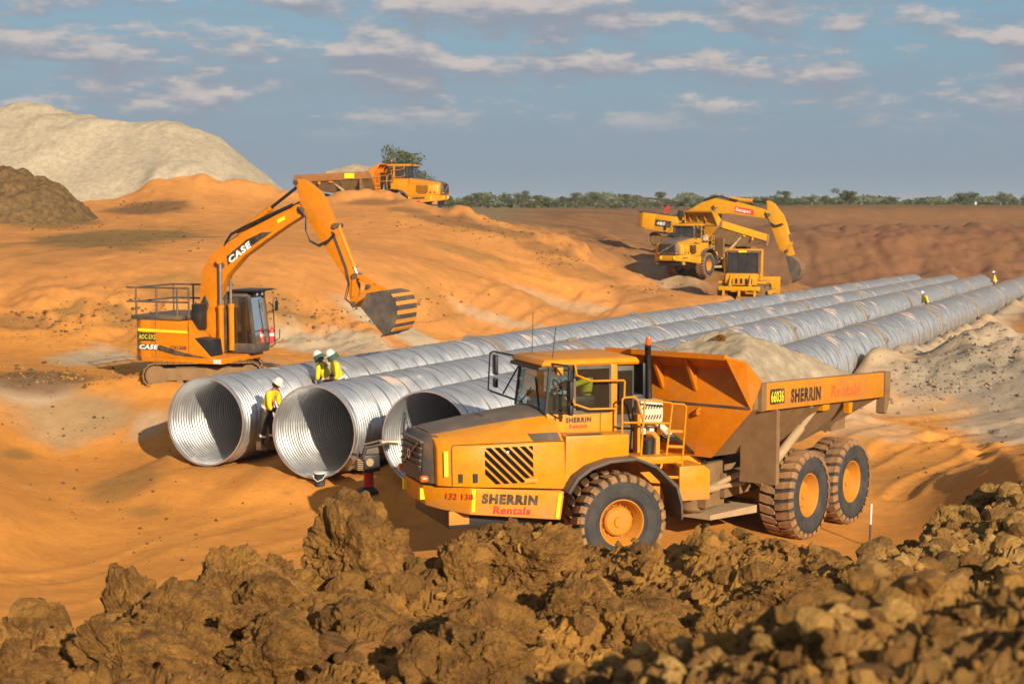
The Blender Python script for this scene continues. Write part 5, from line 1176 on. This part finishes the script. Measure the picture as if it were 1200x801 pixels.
MB().box(-.985, -.95, -.25, .25, 3.02, 3.12).build('number_plate', 'plate_yellow', dc)
for y in (-1.12, 1.12): MB().bar((-.6, y, 1.3), (-.45, y, 3.15), .13).build('rollover_post', 'pit_yellow', D, bevel=.02)
MB().box(-.55, -.35, -1.18, 1.18, 3.11, 3.22).build('rollover_beam', 'pit_yellow', D, bevel=.02)
rp = MB().box(-2.15, -1.85, -1.25, 1.25, .75, 1.0).build('ripper_beam', 'pit_yellow', D, bevel=.03)
for y in (-.95, 0, .95): MB().prism([(-2.1, 1.0), (-1.9, 1.0), (-1.95, .35), (-1.75, .12), (-1.95, .15), (-2.15, .4)], 'y', y - .06, y + .06).build('shank', 'pit_yellow', rp)
for y in (-.6, .6):
    MB().bar((-1.45, y, 1.0), (-2.0, y, .85), .14).build('ripper_arm', 'pit_yellow', D, bevel=.02); MB().tube([(-1.45, y, 1.65), (-2.0, y, 1.0)], .07, 8).build('ripper_cylinder', 'pit_yellow', D, smooth=True)
for k in range(5): MB().box(-1.585, -1.55, -.7 + k * .3, -.58 + k * .3, 1.15, 1.45).build('tank_slot', 'black', D)
bl = []
for t in np.linspace(-.5, .5, 7): bl.append((2.75 + .5 * t * t * 1.2, .75 + t * 1.3))
MB().prism(bl + [(x + .08, z) for x, z in bl[::-1]], 'y', -1.75, 1.75).build('blade', 'pit_yellow', D)
for y in (-1.5, 1.5): MB().bar((0, y, .55), (2.75, y, .55), .2, .24).build('push_arm', 'pit_yellow', D, bevel=.02)
MB().tube([(1.3, -.62, 1.9), (1.3, -.62, 2.6)], .06, 8).build('exhaust', 'black', D)

# ------------------------------------------------------------------ people
def skin(name, verts, edges, radii, mat, parent=None, sub=1, root=0):
    me = bpy.data.meshes.new(name); me.from_pydata([tuple(v) for v in verts], edges, [])
    o = bpy.data.objects.new(name, me); COL.objects.link(o)
    md = o.modifiers.new('s', 'SKIN'); md.use_smooth_shade = True
    for i, sv in enumerate(me.skin_vertices[0].data):
        r = radii[i]; sv.radius = (r, r) if not isinstance(r, tuple) else r; sv.use_root = (i == root)
    sb = o.modifiers.new('b', 'SUBSURF'); sb.levels = sb.render_levels = sub
    dg = bpy.context.evaluated_depsgraph_get(); m2 = bpy.data.meshes.new_from_object(o.evaluated_get(dg))
    bpy.data.objects.remove(o); bpy.data.meshes.remove(me); m2.name = name
    m2.polygons.foreach_set('use_smooth', [True] * len(m2.polygons)); m2.materials.clear()
    return link_mesh(name, m2, mat, parent)
def person(label, loc, rz, pose, shirt='hivis', legs='trousers', hat='white', extra=None, flap=None, group='workers in yellow shirts and hard hats'):
    """x forward, y left; joints in metres, one skinned surface for the body and one for each garment"""
    T = thing('person', label, 'person', loc, rz, group); J = {k: Vector(v) for k, v in pose.items()}
    V = []; E_ = []; Rr = []
    def add(p, r, par=None):
        V.append(p); Rr.append(r)
        if par is not None: E_.append((par, len(V) - 1))
        return len(V) - 1
    hip = add(J['pelvis'], (.13, .10)); wst = add(J['pelvis'].lerp(J['chest'], .5), (.125, .10), hip); ch = add(J['chest'], (.15, .115), wst)
    nk = add(J['neck'], .058, ch); hd = J['head']; up = (hd - J['neck']).normalized()
    h0 = add(hd - up * .06, .070, nk); h1 = add(hd + up * .02, .088, h0); h2 = add(hd + up * .10, .078, h1); add(hd + up * .14, .045, h2)
    fwd = J.get('look', Vector((1, 0, 0))).normalized(); add(hd - up * .01 + fwd * .102, .016, h1)           # nose
    side = up.cross(fwd).normalized()
    for s in (1, -1): add(hd + side * s * .085, .02, h1)                                                # ears
    for s in ('l', 'r'):
        a = add(J['sh_' + s], .062, ch); e = add(J['el_' + s], .046, a); w = add(J['wr_' + s], .032, e)
        d = (J['wr_' + s] - J['el_' + s]).normalized(); pl = add(J['wr_' + s] + d * .07, .038, w)
        sd = d.cross(Vector((0, 0, 1))); sd = sd.normalized() if sd.length > .1 else Vector((0, 1, 0)); dn = d.cross(sd).normalized()
        for k, ln in enumerate((.065, .078, .072, .055)):
            b = V[pl] + d * .035 + sd * (.030 - .02 * k); f1 = add(b, .0095, pl); f2 = add(b + d * ln * .55, .009, f1); add(b + d * ln * .8 + dn * ln * .35, .008, f2)
        t1 = add(V[w] + d * .04 + sd * .042, .011, pl); add(V[w] + d * .085 + sd * .055 + dn * .02, .0095, t1)
        hpj = add(J['hip_' + s], .092, hip); k_ = add(J['kn_' + s], .062, hpj); an = add(J['an_' + s], .042, k_); add(J['an_' + s] + Vector((.12, 0, -.05)), .035, an)
    body = skin('body', V, E_, Rr, 'skin', T, 1)
    # shirt
    q = []; e = []; r = []
    def ad(p, rr, par=None):
        q.append(p); r.append(rr)
        if par is not None: e.append((par, len(q) - 1))
        return len(q) - 1
    a0 = ad(J['pelvis'].lerp(J['chest'], .12), (.17, .135)); a1 = ad(J['pelvis'].lerp(J['chest'], .5), (.165, .13), a0); a2 = ad(J['chest'], (.185, .145), a1); a3 = ad(J['chest'].lerp(J['neck'], .85), .075, a2)
    for s in ('l', 'r'):
        b1 = ad(J['sh_' + s], .088, a2); b2 = ad(J['el_' + s], .062, b1); ad(J['el_' + s].lerp(J['wr_' + s], .85), .048, b2)
    sh = skin('shirt', q, e, r, shirt, T, 1)
    # cuffs darker, trousers, boots
    for s in ('l', 'r'):
        MB().tube([J['el_' + s].lerp(J['wr_' + s], .25), J['el_' + s].lerp(J['wr_' + s], .92)], [.068, .054], 10).build('sleeve', 'navy', sh, smooth=True)
    q = []; e = []; r = []
    a0 = ad(J['pelvis'].lerp(J['chest'], .32), (.165, .135)); a1 = ad(J['pelvis'], (.185, .15), a0)
    for s in ('l', 'r'):
        b1 = ad(J['hip_' + s], .125, a1); b2 = ad(J['kn_' + s], .082, b1); ad(J['kn_' + s].lerp(J['an_' + s], .8), .075, b2)
    tr = skin('trousers', q, e, r, legs, T, 1)
    for s in ('l', 'r'):
        d = (J['an_' + s] - J['kn_' + s]); c0 = J['kn_' + s] + d * .30; c1 = J['kn_' + s] + d * .42
        MB().tube([c0, c1], .090, 12).build('reflective_band', 'silver_tape', tr, smooth=True)
        A = J['an_' + s]; fx = (J['kn_' + s] - A); 
        MB().loft([[(A.x + x, A.y + y * w, A.z + z) for x, z in ((-.10, -.09), (.20, -.09), (.21, -.03), (.10, .02), (.06, .12), (-.09, .12))] for y, w in ((-.055, 1), (.055, 1))]).build('boot', 'boot', T, bevel=.015)
    c0 = J['pelvis'].lerp(J['chest'], .30); dd = (J['chest'] - J['pelvis']).normalized()
    # belt of tape round the shirt
    ring = []; yv = (J['sh_l'] - J['sh_r']).normalized(); xv = yv.cross(dd).normalized()
    MB().loft([[c0 + dd * h + yv * .180 * math.cos(t) + xv * .145 * math.sin(t) for t in np.linspace(0, 2 * math.pi, 20, endpoint=False)] for h in (-.022, .022)]).build('reflective_band', 'silver_tape', sh, smooth=True)
    # hard hat with brim, hair, face
    HM = Matrix.Translation(hd + up * .045) @ Matrix((fwd - up * fwd.dot(up), up.cross(fwd), up)).transposed().to_4x4()
    hh = MB(HM); hh.lathe([(.0, .145), (.05, .138), (.09, .112), (.117, .06), (.124, .0), (.121, -.004), (.0, .02)], axis='z', n=20)
    hat_o = hh.build('hard_hat', hat, T, smooth=True)
    br = MB(HM); br.loft([[(.11 * math.cos(t), .11 * math.sin(t), z) for t in np.linspace(0, 2 * math.pi, 20, endpoint=False)] if 0 else [((.15 + (.05 if math.cos(t) > .2 else 0) * math.cos(t)) * math.cos(t), .148 * math.sin(t), z) for t in np.linspace(0, 2 * math.pi, 24, endpoint=False)] for z in (-.004, .008)]).build('brim', hat, hat_o)
    MB(HM).lathe([(.095, .01), (.098, -.06), (.085, -.11), (.0, -.10)], (-.018, 0, 0), 'z', 14).build('hair', 'black', T, smooth=True)
    for s in (1, -1): MB(HM).lathe([(.0, .086), (.012, .083), (.014, .07)], (0, s * .034, -.045), 'x', 8).build('eye', 'black', T)
    MB(HM).box(.070, .084, -.025, .025, -.125, -.115).build('mouth', 'decal_red', T)
    if flap: MB(HM).lathe([(.128, .0), (.15, -.06), (.165, -.15), (.14, -.13), (.12, -.02)], (-.02, 0, 0), 'z', 16).build('neck_flap', flap, hat_o, smooth=True)
    if extra: extra(T, J)
    return T
def pose(lean=.0, turn=0, bend_l=None, wrl=(.30, .12, 1.05), wrr=(.30, -.12, 1.05), look=(1, 0, -.25), kl=(0, 0), kr=(0, 0), ph=.94):
    pe = Vector((0, 0, ph)); d = Vector((math.sin(lean), 0, math.cos(lean))); ch = pe + d * .40; nk = pe + d * .58; hd = nk + (d * .7 + Vector((.35, 0, .35)) * (lean > .1) + Vector((0, 0, .3)) * (lean <= .1)).normalized() * .15
    out = dict(pelvis=pe, chest=ch, neck=nk, head=hd, look=Vector(look))
    for s, y, w, kn in (('l', 1, wrl, kl), ('r', -1, wrr, kr)):
        shp = pe + d * .50 + Vector((0, y * .20, 0)); w = Vector(w); mid = (shp + w) / 2; half = (w - shp).length / 2; L_ = .29
        drop = math.sqrt(max(.0, L_ * L_ - half * half)); el_ = mid + Vector((-.35, y * .5, -.8)).normalized() * drop
        out['sh_' + s] = shp; out['el_' + s] = el_; out['wr_' + s] = w
        out['hip_' + s] = pe + Vector((0, y * .095, -.04)); an = Vector((kn[0], y * .12 + kn[1], .09)); k_ = (out['hip_' + s] + an) / 2 + Vector((.06, y * .01, 0)); out['kn_' + s] = k_; out['an_' + s] = an
    return out
def gz(x, y): return float(land(np.array([x]), np.array([y]))[0])
def stand(px, Y): x = (px - 600) * Y / F; return x, Y
def tool(T, J):
    w = J['wr_r']; MB().tube([w + Vector((-.18, .02, .30)), w + Vector((.05, 0, -.05)), w + Vector((.10, 0, -.30))], .02, 8).build('hammer_handle', 'red', T, smooth=True)
x, y = stand(309, 37.7); z1 = max(gz(x, y), bed(y) + .52)
mat_ = person('worker standing between the two nearest pipe mouths, leaning over a red handled tool', (x, y, z1 - .02), R(-20), pose(.42, wrl=(.42, .12, .98), wrr=(.38, -.10, .95), look=(.75, 0, -.65), kl=(.10, 0), kr=(-.08, 0), ph=.93), extra=tool)
for (px, Y, zt, rz, ln, lab, hat, fl) in ((383, 41.6, 3.02, 160, .35, 'worker with a dark neck flap bending over beside the first pipe, left of a pair', 'white', 'green_flap'),
                                      (398, 41.0, 3.12, 200, .30, 'worker in a yellow shirt seen from behind, right of the pair by the first pipe', 'white', 'green_flap')):
    x, y = stand(px, Y); p_ = pose(ln, look=(.8, 0, -.5), ph=.95); top = p_['head'].z + .18
    person(lab, (x, y, zt - top + .1), R(rz), p_, hat=hat, flap=fl)
for (px, Y, pyh, rz, ln, lab) in ((1088, 98, 340, 200, .55, 'far worker crouched between the two nearest pipes, middle distance'), (1167, 118, 317, 160, .15, 'most distant worker standing at the far right pipes')):
    x, y = stand(px, Y); p_ = pose(ln, look=(.8, 0, -.4)); top = p_['head'].z + .2; zt = aty(px, pyh, Y)[2]
    person(lab, (x, y, zt - top), R(rz), p_)
# driver in the near truck
Dm = Matrix.Translation(OT) @ Matrix.Rotation(R(200), 4, 'Z')
dp = pose(-.08, wrl=(.52, .18, 1.25), wrr=(.52, -.16, 1.25), look=(1, 0, -.05), kl=(.55, 0), kr=(.55, 0)); 
for s, y in (('l', 1), ('r', -1)): dp['kn_' + s] = Vector((.42, y * .12, 1.05)); dp['an_' + s] = Vector((.55, y * .12, .99))
person('driver in a yellow shirt sitting in the near truck cab', Dm @ Vector((.12, .02, 3.22 - 1.10)), R(200), dp, group='none')
bpy.data.objects[[o.name for o in bpy.data.objects if o.get('group') == 'none'][0]]['group'] = 'workers in yellow shirts and hard hats'

# ------------------------------------------------------------------ small things
g = ground_fast(434, 580); 
Rm_ = thing('rammer', 'petrol trench rammer with red bellows standing beside the third pipe mouth', 'rammer', (g[0], g[1], g[2]), R(205)); Rm_.scale = (1.12,) * 3
MB().loft([[(-.12, -.14, .0), (.24, -.14, .0), (.24, .14, .0), (-.12, .14, .0)], [(-.13, -.14, .05), (.27, -.14, .08), (.27, .14, .08), (-.13, .14, .05)], [(-.05, -.08, .14), (.10, -.08, .14), (.10, .08, .14), (-.05, .08, .14)]]).build('shoe', 'black', Rm_, bevel=.01)
pr = [(.075, .12)]
for k in range(7): pr += [(.115, .16 + k * .045), (.085, .182 + k * .045)]
MB().lathe(pr, (.03, 0, 0), 'z', 18).build('bellows', 'red', Rm_, smooth=True)
eng = MB().box(-.15, .18, -.17, .17, .46, .80).build('engine_block', 'black', Rm_, bevel=.03)
for k in range(6): MB().box(.16, .30, -.11, .11, .50 + k * .038, .515 + k * .038).build('cooling_fin', 'dusty_steel', eng)
MB().lathe([(0, -.17), (.10, -.17), (.115, -.13)], (.03, 0, .62), 'y', 16).build('recoil_starter', 'dark_grey', eng, smooth=True)
MB().lathe([(0, .13), (.08, .13), (.08, .22), (0, .23)], (.08, 0, .66), 'y', 14).build('air_filter', 'dusty_steel', eng, smooth=True)
MB().loft([[(-.16, -.13, .80), (.14, -.13, .80), (.14, .13, .80), (-.16, .13, .80)], [(-.14, -.12, .95), (.10, -.12, .95), (.10, .12, .95), (-.14, .12, .95)]]).build('fuel_tank', 'hood_black', Rm_, bevel=.04)
MB().tube([(.20, -.16, .72), (.16, -.18, .95), (-.30, -.19, 1.02), (-.52, -.16, .98), (-.52, .16, .98), (-.30, .19, 1.02), (.16, .18, .95), (.20, .16, .72)], .022, 8).build('handle', 'dark_grey', Rm_, smooth=True)
MB().box(-.60, -.22, -.10, .10, .99, 1.045).build('handle_cover', 'cream', Rm_, bevel=.01)
g = ground_fast(375, 572)
Pl = thing('pail', 'small navy pail with a white lid below the second pipe mouth', 'pail', (g[0], g[1], g[2]), 0)
pb = MB().lathe([(0, .0), (.115, .0), (.14, .29), (.145, .30), (.135, .30), (.0, .28)], axis='z', n=20).build('bucket', 'navy', Pl, smooth=True)
MB().lathe([(.150, .285), (.152, .325), (.10, .335), (0, .335)], axis='z', n=20).build('lid', 'white', Pl, smooth=True)
MB().tube([(-.15, 0, .28), (-.13, -.10, .18), (-.04, -.155, .12), (.08, -.14, .17), (.15, 0, .28)], .012, 6).build('handle', 'white', Pl, smooth=True)
g = ground_fast(1019, 640)
Sk = thing('survey_stake', 'thin white survey stake right of the rearmost truck tyre', 'stake', (g[0], g[1], g[2] - .1), 0)
MB().tube([(0, 0, 0), (.01, 0, .55)], .022, 6).build('lower_post', 'dark_grey', Sk); MB().tube([(.01, 0, .55), (.02, 0, .98)], .024, 6).build('painted_top', 'white', Sk)
x = (1141 - 600) * 300 / F
wp = MB().tube([(0, 0, 0), (0, 0, 1.5)], .22, 8).build('marker_post', 'white'); wp.location = (x, 300, 6.0); tag(wp, 'small white marker post on the far plain at the right', 'post')

# ------------------------------------------------------------------ trees
m, nt, b = nmat('leaf'); v = N(nt, 'ShaderNodeObjectInfo'); t = N(nt, 'ShaderNodeTexCoord')
cN = nnoise(nt, 1.2, 3, .6, t.outputs['Object'])
c1_ = nmix(nt, v.outputs['Random'], (.046, .064, .022), (.078, .088, .032)); c2_ = nmix(nt, nramp(nt, cN, .35, .65), c1_, (.10, .11, .04))
nt.links.new(c2_, b.inputs['Base Color']); b.inputs['Roughness'].default_value = .7; b.inputs['Specular IOR Level'].default_value = .2
def tree_meshes(seed, n, hgt=1.0, lobes=9, wide=.42, leaf=.035):
    rs = np.random.default_rng(seed); tr = MB(); tips = []
    tr.tube([(0, 0, -.05), (.01, 0, .2), (.02 * rs.normal(), .02 * rs.normal(), .45)], [.035, .026, .018], 7)
    for k in range(lobes):
        a = rs.uniform(0, 6.3); r = wide * rs.uniform(.15, .78); z = rs.uniform(.38, .86); p = (r * math.cos(a), r * math.sin(a), z)
        z0 = rs.uniform(.18, .42); tr.tube([(.01, 0, z0), (p[0] * .5, p[1] * .5, (z0 + z) / 2 + .03), p], [.014, .010, .004], 5); tips.append(p)
    tips.append((0, 0, .80)); tips.append((.05, 0, .62))
    V = []; 
    per = n // len(tips)
    for (x, y, z) in tips:
        rad = rs.uniform(.10, .19); c = rs.normal(size=(per, 3)); c = c / np.linalg.norm(c, axis=1)[:, None] * (rs.random(per) ** .5)[:, None] * rad * np.array([1.15, 1.15, .8]) + (x, y, z)
        u = rs.normal(size=(per, 3)); u /= np.linalg.norm(u, axis=1)[:, None]; w = np.cross(u, rs.normal(size=(per, 3))); w /= np.linalg.norm(w, axis=1)[:, None]
        s = leaf * rs.uniform(.5, 1.2, size=(per, 1)); V.append(np.stack([c - u * s, c + w * s * .45, c + u * s, c - w * s * .45], 1))
    V = np.concatenate(V).reshape(-1, 3); f = np.arange(len(V)).reshape(-1, 4)
    cm = arrays_mesh('crown', V, f); cm.materials.append(MATS['leaf']); tm = tr.mesh('trunk', True); tm.materials.append(MATS['bark']); return tm, cm
TM_ = [tree_meshes(40 + i, 1500, lobes=8 + i % 4, wide=.36 + .05 * (i % 3)) for i in range(6)]
BUSH = [tree_meshes(70 + i, 1400, lobes=12, wide=.75, leaf=.05) for i in range(3)]
def plant(name, lab, cat, x, y, h, ms, grp=None, rz=0, wide=1, z=None):
    T = thing(name, lab, cat, (x, y, 6.0 if z is None else z), rz, grp); T.scale = (h * wide, h * wide, h)
    link_mesh('trunk', ms[0], None, T); link_mesh('crown', ms[1], None, T)
hero = tree_meshes(93, 2100, lobes=10, wide=.44, leaf=.032)
plant('tree', 'lone dark tree rising behind the cab of the hilltop truck', 'tree', (471 - 600) * 300 / F, 300, 12.6, hero, None, .4, .95)
plant('tree', 'tall slim tree above the plain left of the bushy round tree', 'tree', (918 - 600) * 330 / F, 330, 4.2, TM_[1], 'trees along the horizon', 0, 1.1)
plant('tree', 'bushy round tree, the tallest on the right hand horizon', 'tree', (989 - 600) * 330 / F, 330, 4.5, hero, 'trees along the horizon', 1.0, 1.35)
plant('tree', 'tree with a split crown just left of the bushy round tree', 'tree', (966 - 600) * 330 / F, 330, 3.3, TM_[2], 'trees along the horizon', 2.0, 1.1)
rs = random.Random(5)
r9 = np.random.default_rng(99); nb = 26000; bx_ = r9.uniform(516, 1300, nb); Yb = r9.uniform(560, 700, nb)
hh_ = 2.2 + 2.6 * np.clip(.5 + fbm(bx_ * .035, Yb * .0, 5, .65) * 1.1, 0, 1.3)
cz_ = 6.0 + hh_ * r9.random(nb) ** .7; c_ = np.stack([(bx_ - 600) * Yb / F, Yb, cz_], -1)
u_ = r9.normal(size=(nb, 3)); u_ /= np.linalg.norm(u_, axis=1)[:, None]; w_ = np.cross(u_, r9.normal(size=(nb, 3))); w_ /= np.linalg.norm(w_, axis=1)[:, None]
s_ = r9.uniform(.25, .6, (nb, 1)); belt = arrays_mesh('scrub_belt', np.stack([c_ - u_ * s_, c_ + w_ * s_ * .5, c_ + u_ * s_, c_ - w_ * s_ * .5], 1).reshape(-1, 3), np.arange(nb * 4).reshape(-1, 4))
tag(link_mesh('scrub_belt', belt, 'leaf'), 'continuous belt of low scrub far away along the horizon', 'scrub', kind='stuff')
for i in range(150):
    px = 524 + (i + rs.random()) * (1240 - 524) / 150; Y = rs.uniform(400, 600); h = (1.7 + 3.9 * rs.random() ** 2.4) * Y / 480
    plant('tree', 'small grey green tree in the scrub belt along the horizon', 'tree', (px - 600) * Y / F, Y, h, TM_[i % 6], 'scrub trees along the horizon', rs.uniform(0, 6), rs.uniform(.9, 1.9))
for i in range(110):
    px = 518 + (i + rs.random()) * (1250 - 518) / 110; Y = rs.uniform(270, 360); h = rs.uniform(.9, 2.0)
    plant('bush', 'low green bush at the foot of the scrub belt', 'bush', (px - 600) * Y / F, Y, h, BUSH[i % 3], 'low bushes on the plain', rs.uniform(0, 6), rs.uniform(.9, 1.3))

# ------------------------------------------------------------------ dusty air over the whole site
hm = bpy.data.materials.new('haze_air'); hm.use_nodes = True; nt = hm.node_tree; nt.nodes.remove(nt.nodes['Principled BSDF'])
pv = N(nt, 'ShaderNodeVolumePrincipled'); pv.inputs['Color'].default_value = (.80, .84, .90, 1); pv.inputs['Density'].default_value = .0002; pv.inputs['Anisotropy'].default_value = .1
nt.links.new(pv.outputs[0], nt.nodes['Material Output'].inputs['Volume']); MATS['haze_air'] = hm
hz_o = MB().box(-9000, 9000, -60, 7200, -6, 24).build('haze', 'haze_air'); tag(hz_o, 'thin dusty air over the whole site', 'haze', kind='stuff')
